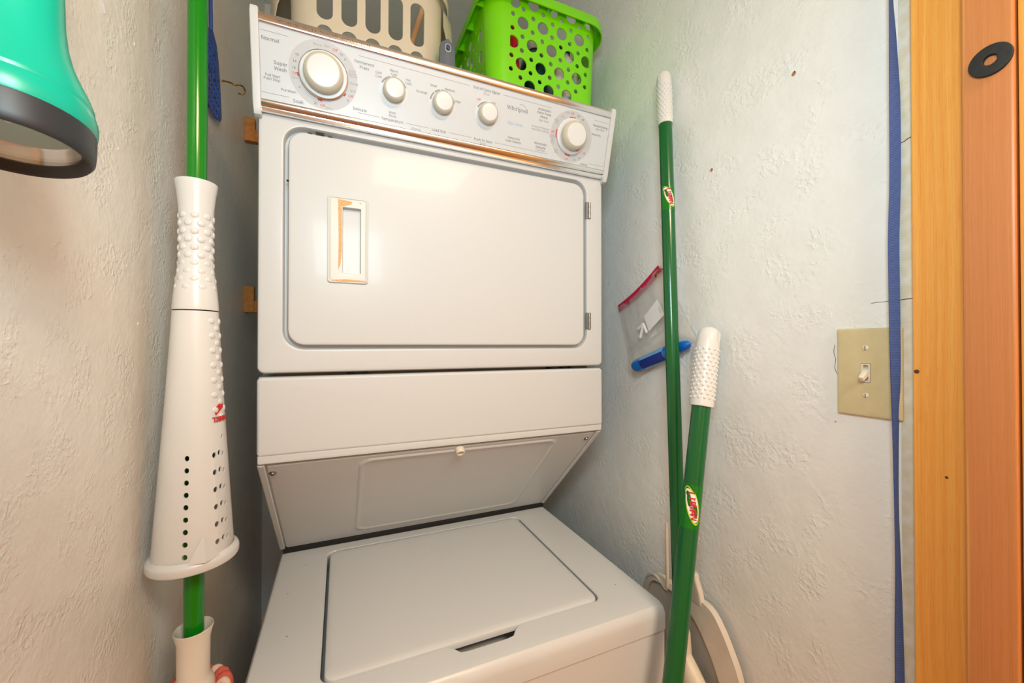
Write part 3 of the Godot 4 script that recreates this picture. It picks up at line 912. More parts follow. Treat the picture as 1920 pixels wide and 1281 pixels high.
func baskets() -> void:
	const TOP := .475
	# lime basket with round holes
	var x0 := .2815; var x1 := .5500; var z0 := .765; var z1 := 1.15; var r := .035; var ym := .65; var y1 := .742
	var t := thing("laundry_basket", V(.415, TOP, .95), "lime green plastic laundry basket with round holes on the dryer", "laundry basket")
	var tap := .045
	var big := [Vector2(.3358, .7260), Vector2(.3802, .7319), Vector2(.4274, .7345), Vector2(.4744, .7361), Vector2(.5206, .7366), Vector2(.3555, .6873), Vector2(.4031, .6907), Vector2(.4502, .6931), Vector2(.4958, .6931), Vector2(.3332, .6430), Vector2(.3779, .6458), Vector2(.4256, .6490), Vector2(.4709, .6493), Vector2(.5157, .6500), Vector2(.3528, .6013), Vector2(.3998, .6038), Vector2(.4463, .6059), Vector2(.4917, .6065), Vector2(.3741, .5591), Vector2(.4205, .5613), Vector2(.4662, .5623)]
	var sm := [Vector2(.3559, .7162), Vector2(.4033, .7193), Vector2(.4504, .7215), Vector2(.4968, .7225), Vector2(.3318, .6998), Vector2(.3794, .7035), Vector2(.4267, .7061), Vector2(.4735, .7076), Vector2(.3312, .6712), Vector2(.3785, .6745), Vector2(.4260, .6779), Vector2(.4720, .6780), Vector2(.5192, .7076), Vector2(.4020, .6621), Vector2(.3547, .6587), Vector2(.4490, .6639), Vector2(.4939, .6639), Vector2(.5182, .6784), Vector2(.3537, .6296), Vector2(.4009, .6329), Vector2(.4481, .6356), Vector2(.4925, .6349), Vector2(.3298, .6140), Vector2(.3764, .6167), Vector2(.4242, .6205), Vector2(.4697, .6207), Vector2(.3292, .5858), Vector2(.3755, .5881), Vector2(.4225, .5908), Vector2(.4685, .5921), Vector2(.5152, .6213), Vector2(.3516, .5726), Vector2(.3981, .5748), Vector2(.4442, .5766), Vector2(.4901, .5777), Vector2(.5140, .5932)]
	var holes := []
	var clip := PackedVector2Array([Vector2(.3262, .53), Vector2(.5262, .53), Vector2(.5262, .7392), Vector2(.3262, .7392)])
	for p in big:
		var g := Geometry2D.intersect_polygons(circle2(p, .0130, 18), clip)
		if g.size(): holes.append(g[0])
	for p in sm: holes.append(circle2(p, .0049, 10))
	var arcl := r * PI / 2
	var corner := func(s: float, y: float, zf: float, back: bool) -> Vector3:
		# s runs along x, and round the corner past x0 + r and x1 - r
		var o := (y - ym) * tap
		var p: Vector2; var nn: Vector2
		if s < x0 + r: var a := (x0 + r - s) / r; nn = Vector2(-sin(a), -cos(a)); p = Vector2(x0 + r, r) + nn * r
		elif s > x1 - r: var a := (s - x1 + r) / r; nn = Vector2(sin(a), -cos(a)); p = Vector2(x1 - r, r) + nn * r
		else: nn = Vector2(0, -1); p = Vector2(s, 0)
		p += nn * o
		return V(p.x, y, zf + p.y) if not back else V(x0 + x1 - p.x, y, zf - p.y)
	var b := MB.new()
	sheet(b, x0 + r - arcl, x1 - r + arcl, TOP + .004, y1, .0125, holes, func(s, y): return corner.call(s, y, z0, false), .0024)
	put("front_wall", b.mesh(35.0, false), M.lime, t)
	b = MB.new()
	var few := []
	for p in big: few.append(circle2(Vector2(clampf(p.x, .34, .51), clampf(p.y, .5, .722)), .012, 10))
	few = few.slice(0, 18)
	sheet(b, x0 + r - arcl, x1 - r + arcl, TOP + .004, y1, .02, few, func(s, y): return corner.call(s, y, z1, true), .0024)
	put("back_wall", b.mesh(35.0, false), M.lime, t)
	for side in [-1, 1]:
		var sh := []
		for j in 7:
			for i in 6:
				var c := Vector2(z0 + .085 + i * .043 + (.0215 if j % 2 else 0.0), .705 - j * .0225)
				if c.x > z1 - .06: continue
				sh.append(circle2(c, .0118 if (i + j) % 2 == 0 else .0045, 12 if (i + j) % 2 == 0 else 8))
		b = MB.new()
		var fx: float = x0 if side < 0 else x1
		sheet(b, z0 + r, z1 - r, TOP + .004, y1, .016, sh, func(d, y): return V(fx + side * (y - ym) * tap, y, (d if side > 0 else z0 + z1 - d)), .0024)
		put("side_wall", b.mesh(35.0, false), M.lime, t)
	b = MB.new(); var lo := (TOP - ym) * tap
	b.loft([plan(x0, x1, z0, z1, r, lo - .004, TOP), plan(x0, x1, z0, z1, r, lo, TOP + .004), plan(x0, x1, z0, z1, r, lo - .004, TOP + .005)]); part("bottom", b, M.lime, t)
	b = MB.new(); var hi := (y1 - ym) * tap
	var loops := []
	for e in [[-.0024, y1 - .004], [-.0024, y1 + .002], [.001, y1 + .004], [.014, y1 + .004], [.0175, y1 + .001], [.0185, y1 - .020], [.0160, y1 - .020], [.0150, y1 - .002], [.0005, y1 - .003]]:
		loops.append(plan(x0, x1, z0, z1, r, hi + e[0], e[1]))
	b.loft(loops, false, false, true); part("rim", b, M.lime, t, 50.0)
	for d in [.80, .87, .94, 1.02]:
		b = MB.new(); box(b, x0 - .020, x0 - .001, y1 - .018, y1 + .001, d - .0015, d + .0015); part("rim_rib", b, M.lime, t)
	for x in [.33, .42, .505]:
		b = MB.new(); box(b, x - .0015, x + .0015, y1 - .018, y1 + .001, z0 - .0205, z0 - .003); part("rim_rib", b, M.lime, t)
	# what shows through its holes
	basket_bottle(V(.418, TOP + .006, .835), .036, .235, M.bottle_teal, "dark teal bottle standing inside the lime green basket", "bottle")
	basket_bottle(V(.498, TOP + .006, .835), .034, .25, M.bottle_white, "white bottle standing inside the lime green basket", "bottle")
	t = thing("red_cloth", V(.35, TOP + .006, .82), "crumpled red cloth at the left inside the lime green basket", "cloth")
	b = MB.new()
	loops = []
	for e in [[.006, .012], [.03, .03], [.06, .034], [.11, .03], [.16, .026], [.19, .018], [.205, .006]]:
		var l := PackedVector3Array()
		for i in 20:
			var a := TAU * i / 20
			var q: float = e[1] * (.8 + .2 * sin(a * 5 + e[0] * 40) + .1 * sin(a * 3 - e[0] * 70))
			l.append(V(.350 + cos(a) * q * .62, TOP + e[0] * 1.25, .818 + sin(a) * q))
		loops.append(l)
	b.loft(loops); part("folds", b, M.red_cloth, t, 60.0)
	# beige basket with slots
	x0 = -.0880; x1 = .1950; z0 = .79; z1 = 1.15; r = .055; ym = .62; y1 = .718
	t = thing("laundry_basket", V(.055, TOP, .97), "beige plastic laundry basket with long slots on the dryer", "laundry basket")
	holes = []
	for k in 5:
		var cx := -.0288 + .0415 * k
		for row in [[.5905, .6740], [.4950, .5805]]:
			holes.append(slot2(Vector2(cx, (row[0] + row[1]) / 2), .0272, row[1] - row[0]))
	arcl = r * PI / 2
	# a fresh callable so that it reads this basket's plan
	var corner2 := func(s: float, y: float, zf: float, back: bool) -> Vector3:
		var o := (y - .62) * .03
		var p: Vector2; var nn: Vector2
		if s < -.0880 + .055: var a := (-.0880 + .055 - s) / .055; nn = Vector2(-sin(a), -cos(a)); p = Vector2(-.0880 + .055, .055) + nn * .055
		elif s > .1950 - .055: var a := (s - .1950 + .055) / .055; nn = Vector2(sin(a), -cos(a)); p = Vector2(.1950 - .055, .055) + nn * .055
		else: nn = Vector2(0, -1); p = Vector2(s, 0)
		p += nn * o
		return V(p.x, y, zf + p.y) if not back else V(-.0880 + .1950 - p.x, y, zf - p.y)
	b = MB.new()
	sheet(b, x0 + r - arcl, x1 - r + arcl, TOP + .004, y1, .0125, holes, func(s, y): return corner2.call(s, y, .79, false), .003)
	put("front_wall", b.mesh(35.0, false), M.beige, t)
	b = MB.new()
	sheet(b, x0 + r - arcl, x1 - r + arcl, TOP + .004, y1, .0125, holes, func(s, y): return corner2.call(s, y, 1.15, true), .003)
	put("back_wall", b.mesh(35.0, false), M.beige, t)
	for side in [-1, 1]:
		var sh := []
		for k in 5:
			for row in [[.620, .683], [.503, .5875]]: sh.append(slot2(Vector2(.79 + .085 + k * .046, (row[0] + row[1]) / 2), .0272, row[1] - row[0]))
		b = MB.new()
		var fx: float = x0 if side < 0 else x1
		sheet(b, z0 + r, z1 - r, TOP + .004, y1, .016, sh, func(d, y): return V(fx + side * (y - .62) * .03, y, (d if side > 0 else .79 + 1.15 - d)), .003)
		put("side_wall", b.mesh(35.0, false), M.beige, t)
		# flared end handle
		b = MB.new()
		loops = []
		for e in [[.003, .712], [.030, .708], [.042, .695], [.0465, .650], [.0420, .600], [.0385, .600], [.0430, .650], [.038, .692], [.028, .702], [.003, .705]]:
			var l := PackedVector3Array()
			for i in 13:
				var a := float(i) / 12
				var bulge := pow(sin(PI * a), .45)
				l.append(V(fx + side * (.001 + e[0] * bulge), lerpf(.708, e[1], .35 + .65 * bulge), lerpf(z0 + .03, z1 - .03, a)))
			loops.append(l)
		for i in loops.size(): b.strip(loops[i], loops[(i + 1) % loops.size()], false)
		part("end_handle", b, M.beige, t, 50.0)
	b = MB.new(); lo = (TOP - .62) * .03
	b.loft([plan(x0, x1, z0, z1, r, lo - .004, TOP), plan(x0, x1, z0, z1, r, lo, TOP + .004), plan(x0, x1, z0, z1, r, lo - .004, TOP + .005)]); part("bottom", b, M.beige, t)
	b = MB.new(); hi = (y1 - .62) * .03
	loops = []
	for e in [[-.003, y1 - .004], [-.003, y1 + .003], [.001, y1 + .005], [.012, y1 + .003], [.014, y1 - .002], [.013, y1 - .012], [.011, y1 - .012], [.010, y1 - .002], [.0005, y1 - .002]]:
		loops.append(plan(x0, x1, z0, z1, r, hi + e[0], e[1]))
	b.loft(loops, false, false, true); part("rim", b, M.beige, t, 50.0)
	# pale stick leaning inside it
	t = thing("wooden_dowel", V(.085, TOP + .006, 1.0), "pale wooden stick leaning inside the beige slotted basket", "stick")
	b = MB.new(); lathe(b, V(.085, TOP + .012, 1.0), V(.215, .95, 1.03) - V(.085, TOP + .012, 1.0), [[.006, 0], [.007, .002], [.007, .46], [.006, .462]], 10); part("rod", b, M.pale_wood, t)
	# grey brush handle standing in front of the baskets
	t = thing("scrub_brush", V(.193, TOP + .001, .775), "grey brush handle with a hanging hole between the two baskets", "brush")
	b = MB.new()
	var hole := [slot2(Vector2(.1945, .5915), .0085, .0125, 5)]
	var bw := func(y: float) -> float: return .0150 * sqrt(clampf(1.0 - pow(maxf(0.0, y - .594) / .0165, 2.0), 0.02, 1)) + clampf((.594 - y) * .028, 0, .004)
	for face in 2:
		var bb := MB.new()
		sheet(bb, .180, .209, .50, .610, .0045, hole, func(s, y): return V(.1945 + (s - .1945) / .0145 * bw.call(y), y, (.772 + .0045 * pow((s - .1945) / .0145, 2.0)) if face == 0 else .782), .0008)
		b.v.append_array(bb.v)
	put("handle", b.mesh(45.0, false), M.grey_grip, t)
	b = MB.new()
	var rl := [PackedVector3Array(), PackedVector3Array(), PackedVector3Array()]
	for p in slot2(Vector2(.1945, .5915), .0086, .0126, 5):
		var o := (p - Vector2(.1945, .5915))
		rl[0].append(V(p.x + o.x * .5, p.y + o.y * .4, .7715)); rl[1].append(V(p.x, p.y, .7708)); rl[2].append(V(p.x, p.y, .781))
	b.loft(rl, false, false); put("hole_rim", b.mesh(45.0, false), M.grey_pale, t)
	b = MB.new(); box(b, .178, .211, TOP + .001, .503, .764, .789, .004); part("brush_head", b, M.grey_grip, t)


func basket_bottle(at: Vector3, r: float, h: float, m: Material, label: String, cat: String) -> void:
	var t := thing("bottle", at, label, cat, "bottles inside the green basket")
	var b := MB.new()
	lathe(b, at, Vector3(0, 1, 0), [[r * .9, 0], [r, .006], [r, h * .68], [r * .85, h * .78], [r * .42, h * .88], [r * .40, h * .9]], 24); part("body", b, m, t)
	b = MB.new(); lathe(b, at + Vector3(0, h * .895, 0), Vector3(0, 1, 0), [[r * .46, 0], [r * .46, h * .1], [r * .4, h * .105]], 18); part("cap", b, M.bottle_white if m == M.bottle_teal else M.black, t)
	b = MB.new()
	lathe(b, at + Vector3(0, h * .2, 0), Vector3(0, 1, 0), [[r + .0003, 0], [r + .0006, .001], [r + .0006, h * .16], [r + .0003, h * .16 + .001]], 24)
	part("label_band", b, M.black if m == M.bottle_white else M.bottle_white, t)


# ---------------------------------------------------------------- mop hanging on the left wall
func hanging_mop() -> void:
	var ax := -.1725; var ad := .634
	var t := thing("wringer_mop", V(ax, -.72, ad), "mop with bright green pole and white wringer sleeve hanging on the left wall", "mop")
	var b := MB.new()
	lathe(b, V(ax, -.37, ad), Vector3(0, 1, 0), [[.0108, 0], [.0108, .02]], 28)
	lathe(b, V(ax, -.35, ad), Vector3(0, 1, 0), [[.0108, 0], [.0108, .034], [.0105, .0345], [.0105, .036], [.0108, .0365], [.0108, 1.02], [.009, 1.028]], 28)
	part("pole", b, M.green_bright, t)
	# sleeve, upper grip: a waisted tube with pimples
	b = MB.new()
	lathe(b, V(ax, 0, ad), Vector3(0, 1, 0), [[.0240, .0440], [.0243, .0470], [.0236, .056], [.0222, .072], [.0196, .092], [.0182, .110], [.0176, .130], [.0178, .155], [.0186, .176], [.0204, .194], [.0226, .2085], [.0222, .2095], [.0208, .209], [.0188, .194], [.0168, .176], [.0150, .12], [.0170, .08], [.0222, .046]], 40, false)
	var g := part("grip_sleeve", b, M.white_plastic, t, 50.0)
	# angle 0 faces the lens
	var face := atan2(-ax, ad)
	var dirf := func(deg: float) -> Vector3: return Vector3(sin(face + deg_to_rad(deg)), 0, cos(face + deg_to_rad(deg)))
	b = MB.new()
	for j in 10:
		for i in 8:
			var deg := -6.0 + i * 45.0 + (22.5 if j % 2 else 0.0)
			if absf(fposmod(deg + 180.0, 360.0) - 180.0) > 120.0: continue
			var y := .164 - j * .0102
			var d2: Vector3 = dirf.call(deg)
			dome(b, V(ax, y, ad) + d2 * (.0177 + maxf(0.0, .1 - y) * .12), d2, .0047, .0017, 12)
	var pim := part("grip_pimples", b, M.white_plastic, g, 60.0); pim.set_meta("kind", "stuff")
	# sleeve, lower cone with drain holes
	var ytop := .0425; var ybot := -.272
	var rad := func(y: float, deg: float) -> float:
		var k := maxf(0.0, (ytop - y) / (ytop - ybot))
		return .0242 + .0185 * pow(k, 1.08) + k * .0016 * cos(deg_to_rad((deg - 25.0) * 4.0))
	var K := 9.0      # degrees per unit of s, so that s and t are of like size
	var holes := []
	for i in 9: holes.append(circle2(Vector2(-13.0 / 1200.0, -.139 - i * .0146), .0034, 9))
	var cols := [[33.0, -.140], [45.0, -.128], [57.0, -.120]]
	for ci in 3:
		for i in 8:
			var y: float = cols[ci][1] - i * .0215 - (.0105 if ci == 1 else 0.0)
			if y < -.255: continue
			holes.append(circle2(Vector2(cols[ci][0] / 1200.0, y), .0036, 9))
	b = MB.new()
	sheet(b, -180.0 / 1200.0, 180.0 / 1200.0, ybot, ytop, .0105, holes, func(s, y):
		var deg: float = s * 1200.0
		var d2: Vector3 = dirf.call(deg)
		return V(ax, y, ad) + d2 * rad.call(y, deg), .0018)
	var cone := put("wringer_cone", b.mesh(45.0, false), M.white_plastic, t)
	b = MB.new()
	for j in 7:
		for q in [[40.0, 0.0], [58.0, -.0095], [78.0, 0.0]]:
			var y: float = .030 - j * .0190 + q[1]
			var d2: Vector3 = dirf.call(q[0])
			dome(b, V(ax, y, ad) + d2 * (rad.call(y, q[0]) as float), d2, .0043, .0014, 12)
	pim = part("cone_pimples", b, M.white_plastic, cone, 60.0); pim.set_meta("kind", "stuff")
	b = MB.new()
	var loops := []
	for e in [[.0425, -.262], [.0470, -.2655], [.0480, -.269], [.0480, -.2745], [.0470, -.2765], [.0405, -.2755]]: loops.append(ring(V(ax, e[1], ad), frame_of(Vector3.UP), e[0], 48))
	b.loft(loops, false, false, true); part("foot_ring", b, M.white_plastic, cone, 50.0)
	# moulded gusset above the ring
	b = MB.new()
	var gp := []
	for e in [[-8.0, -.264, .0450], [12.0, -.2325, .0425], [34.0, -.264, .0450], [12.0, -.264, .0510]]: gp.append(V(ax, e[1], ad) + (dirf.call(e[0]) as Vector3) * (e[2] as float))
	b.tri(gp[0], gp[3], gp[1]); b.tri(gp[3], gp[2], gp[1]); b.tri(gp[0], gp[1], gp[2]); b.tri(gp[0], gp[2], gp[3])
	part("gusset", b, M.white_plastic, cone, 20.0)
	# red brand mark, half wrapped round the cone
	b = MB.new()
	for part_ in [[[38, -.086], [42, -.080], [62, -.073], [66, -.082], [40, -.0905]], ]:
		var l0 := PackedVector3Array(); var l1 := PackedVector3Array()
		for e in part_:
			var d2: Vector3 = dirf.call(e[0]); var rr_: float = rad.call(e[1], e[0])
			l0.append(V(ax, e[1], ad) + d2 * (rr_ + .0010)); l1.append(V(ax, e[1], ad) + d2 * (rr_ - .001))
		b.loft([l1, l0])
	part("brand_mark", b, M.ink_red, cone, 20.0)
	wrap_text(cone, "LIBMAN", V(ax, -.0955, ad), face, 34.0, 1.0, func(deg): return rad.call(-.0955, deg) + .0012, .0065, M.ink_red, true)
	# collar and the mop head below
	b = MB.new()
	lathe(b, V(ax, 0, ad), Vector3(0, 1, 0), [[.0118, -.392], [.0150, -.376], [.0205, -.3640], [.0212, -.3652], [.0176, -.380], [.0172, -.424], [.0205, -.432], [.0228, -.440], [.0234, -.48], [.0200, -.50]], 32)
	part("collar", b, M.collar, t, 50.0)
	for i in 18:
		var a := TAU * i / 18.0
		var d2 := Vector3(cos(a), 0, sin(a))
		var d3 := Vector3(cos(a + .35), 0, sin(a + .35))
		b = MB.new()
		var top := V(ax, -.455, ad) + d2 * .022
		tube(b, [top, top + d2 * .010 + Vector3(0, .012, 0), top + d3 * .017 + Vector3(0, -.004, 0), V(ax, -.54, ad) + d3 * .034, V(ax, -.64, ad) + d3 * .030, V(ax, -.715, ad) + d2 * .024], .0048, 7, 4)
		part("strand", b, M.strand if i % 3 else M.strand_pale, t, 60.0)


func wrap_text(parent: Node3D, text: String, at: Vector3, face: float, start: float, dirn: float, radius: Callable, cap: float, m: Material, flipped := false) -> void:
	# upright letters set one by one round an upright axis
	var deg := start
	for ch in text:
		var tm := TextMesh.new()
		var f := SystemFont.new()
		f.font_names = PackedStringArray(["Droid Sans"]); f.font_weight = 700
		tm.font = f; tm.text = ch; tm.font_size = 48; tm.pixel_size = cap / (48.0 * .714); tm.depth = .0004; tm.curve_step = 3.0
		var a := face + deg_to_rad(deg)
		var n := Vector3(sin(a), 0, cos(a))
		var o := MeshInstance3D.new()
		o.name = "lettering"; o.mesh = tm; o.material_override = m
		parent.add_child(o, true)
		var up := Vector3.DOWN if flipped else Vector3.UP
		o.global_transform = Transform3D(Basis(up.cross(n), up, n), at + n * (radius.call(deg) as float))
		deg += 7.5 * dirn


# ---------------------------------------------------------------- other things on the left wall
func left_wall_things() -> void:
	var b := MB.new()
	# torch hanging lens down
	var fc := V(-.177, .113, .324)
	var up := Vector3(-.03, 1.0, -.12).normalized()
	var t := thing("flashlight", fc, "turquoise flashlight with a black lens ring hanging lens down, upper left", "flashlight")
	b = MB.new()
	lathe(b, fc, up, [[.0352, .017], [.0364, .020], [.0364, .026], [.0350, .0315], [.0342, .0325], [.0342, .0340], [.0345, .0350], [.0322, .042], [.0288, .050], [.0250, .060], [.0222, .072], [.0205, .086], [.0192, .11], [.0172, .25], [.0160, .262]], 48)
	part("body", b, M.teal, t, 35.0)
	b = MB.new()
	lathe(b, fc, up, [[.0290, .006], [.0318, .001], [.0342, 0], [.0356, .002], [.0360, .006], [.0360, .017], [.0352, .020], [.0300, .020]], 48, false)
	part("lens_ring", b, M.rubber, t, 40.0)
	b = MB.new(); lathe(b, fc, up, [[.0296, .0055], [.0296, .0065]], 40); part("lens", b, M.lens, t)
	b = MB.new()
	var pr := []
	for i in 9: pr.append([.0292 * (1.0 - i / 9.0) + .004, .008 + .022 * sqrt(i / 8.0)])
	lathe(b, fc, up, pr, 40, false); put("reflector", b.mesh(60.0, false), M.reflector, t)
	b = MB.new(); lathe(b, fc + up * .016, up, [[.001, 0], [.004, .003], [.004, .014]], 14); part("bulb", b, M.white_plastic, t)
	# cord loop that holds it on the wall
	b = MB.new(); tube(b, [fc + up * .258, fc + up * .275 + Vector3(-.02, 0, 0), V(-.222, .42, .375)], .0015, 6); part("lanyard", b, M.rubber, t)
	# fly swatter behind the mop pole
	t = thing("fly_swatter", V(-.223, .43, .90), "blue plastic fly swatter on the wall behind the green pole", "fly swatter")
	b = MB.new()
	var holes := []
	for j in 9:
		for i in 6: holes.append(rr(.862 + i * .0140, .862 + i * .0140 + .0080, .4355 + j * .0155, .4355 + j * .0155 + .0095, .001, 1))
	sheet(b, 0.846, 0.958, .427, .578, .010, holes, func(s, y):
		var k := clampf((y - .427) / .151, 0, 1)
		var w := .062 * sqrt(clampf(1.0 - pow(maxf(0.0, .16 - k) / .165, 2.0), 0, 1)) * pow(1.0 - k, .4) + .003
		return V(-.2195, y, .886 - (s - .902) / .056 * w), .0015)
	put("paddle", b.mesh(30.0, false), M.blue, t)
	b = MB.new(); tube(b, [V(-.221, .572, .886), V(-.221, .75, .872)], .003, 8); part("handle", b, M.blue, t)
	# brass cup hook
	t = thing("cup_hook", V(-.225, .5405, .977), "small brass cup hook screwed into the left wall beside the blue swatter", "hook")
	b = MB.new()
	tube(b, [V(-.225, .5405, .977), V(-.212, .5405, .977), V(-.203, .538, .978), V(-.196, .541, .98), V(-.1885, .5385, .98), V(-.186, .530, .98), V(-.1905, .5225, .98), V(-.197, .5235, .98)], .0016, 8); part("hook", b, M.brass, t, 60.0)
	# wooden brackets
	for e in [[.578, .530, "wooden bracket on the left wall level with the console end"], [.148, .094, "wooden bracket on the left wall level with the middle of the dryer"]]:
		t = thing("wooden_bracket", V(-.225, e[1], 1.19), e[2], "bracket", "wooden brackets on the left wall")
		b = MB.new(); box(b, -.225, -.203, e[1] - .012, e[0], 1.185, 1.205, .001); part("upright", b, M.block, t)
		b = MB.new(); box(b, -.203, -.120, e[1] - .012, e[1] + .018, 1.185, 1.205, .001); part("arm", b, M.block, t)


# ---------------------------------------------------------------- right side
func pimpled_grip(parent: Node3D, a: Vector3, dir: Vector3, r: float, ln: float, pr: float, rows: int, slot_deg: float) -> void:
	# a = lower end on the axis; pimples over the lower two thirds, plain domed top with a hanging slot
	var d := dir.normalized()
	var b := MB.new()
	lathe(b, a, d, [[r * .96, 0], [r, .002], [r, ln * .72], [r * .98, ln * .82], [r * .95, ln * .885], [r * .86, ln * .935], [r * .68, ln * .97], [r * .4, ln * .993], [r * .1, ln]], 32)
	var g := part("grip", b, M.white_plastic, parent, 50.0)
	var bs := frame_of(d)
	b = MB.new()
	for j in rows:
		for i in 14:
			var an := TAU * (i + (.5 if j % 2 else 0.0)) / 14
			var n := bs.x * cos(an) + bs.z * sin(an)
			dome(b, a + d * (ln * .10 + ln * .60 * j / (rows - 1)) + n * r, n, pr, pr * .55, 8)
	var p := part("pimples", b, M.white_plastic, g, 60.0); p.set_meta("kind", "stuff")
	var n2 := Vector3(sin(deg_to_rad(slot_deg)), 0, cos(deg_to_rad(slot_deg)))
	n2 = (n2 - d * n2.dot(d)).normalized()
	var side := d.cross(n2)
	b = MB.new()
	var c := a + d * (ln * .86) + n2 * (r * .955)
	var lo := []
	for h in [-.001, .0006]:
		var l := PackedVector3Array()
		for q in slot2(Vector2.ZERO, r * .5, ln * .13, 5): l.append(c + side * q.x + d * q.y + n2 * h)
		lo.append(l)
	b.loft(lo); part("hanging_slot", b, M.liner, g, 30.0)


func brand_sticker(parent: Node3D, a: Vector3, dir: Vector3, r: float, turn_deg: float, ln: float) -> void:
	# wrap on a pole: bright band patch, white lens shape, red letters reading down the pole
	var d := dir.normalized()
	var z := Vector3(sin(deg_to_rad(turn_deg)), 0, cos(deg_to_rad(turn_deg)))
	z = (z - d * z.dot(d)).normalized()
	var x := d.cross(z)      # to the right as seen from outside
	var at := func(u: float, v: float, h: float) -> Vector3:
		var an := u / r
		return a + d * v + (z * cos(an) + x * sin(an)) * (r + h)
	var b := MB.new()
	sheet(b, -r * 1.5, r * 1.5, -ln * .72, ln * .62, r * .18, [], func(u, v): return at.call(u, v, .0002), .0003)
	var s := put("sticker", b.mesh(60.0, false), M.sticker, parent)
	for e in [[1.16, M.ink_yellow, .0004], [1.0, M.white_ink, .0006]]:
		b = MB.new()
		var l0 := PackedVector3Array()
		for i in 28:
			var q := TAU * i / 28
			var u: float = cos(q) * r * .58 * e[0]; var v: float = sin(q) * ln * .5 * e[0]
			u -= v * r * .9 / ln            # leans across the pole
			if sin(q) > .75: u -= r * .16
			l0.append(at.call(u, v, e[2]))
		var c: Vector3 = at.call(0.0, 0.0, e[2])
		for i in 28: b.tri(c, l0[i], l0[(i + 1) % 28])
		put("oval", b.mesh(60.0, false), e[1], s)
	var i := 0
	for ch in "LIBMAN":
		var tm := TextMesh.new()
		var f := SystemFont.new()
		f.font_names = PackedStringArray(["Droid Sans"]); f.font_weight = 700
		tm.font = f; tm.text = ch; tm.font_size = 48; tm.pixel_size = r * .60 / (48.0 * .714); tm.depth = .0003; tm.curve_step = 3.0
		var v := ln * (.36 - .142 * i)
		var u := -v * r * .55 / ln + r * .02
		var n: Vector3 = (at.call(u, v, 1.0) - at.call(u, v, 0.0)).normalized()
		var o := MeshInstance3D.new()
		o.name = "lettering"; o.mesh = tm; o.material_override = M.ink_red
		s.add_child(o, true)
		var right := -d
		o.global_transform = Transform3D(Basis(right, n.cross(right), n), at.call(u, v, .0016))
		i += 1


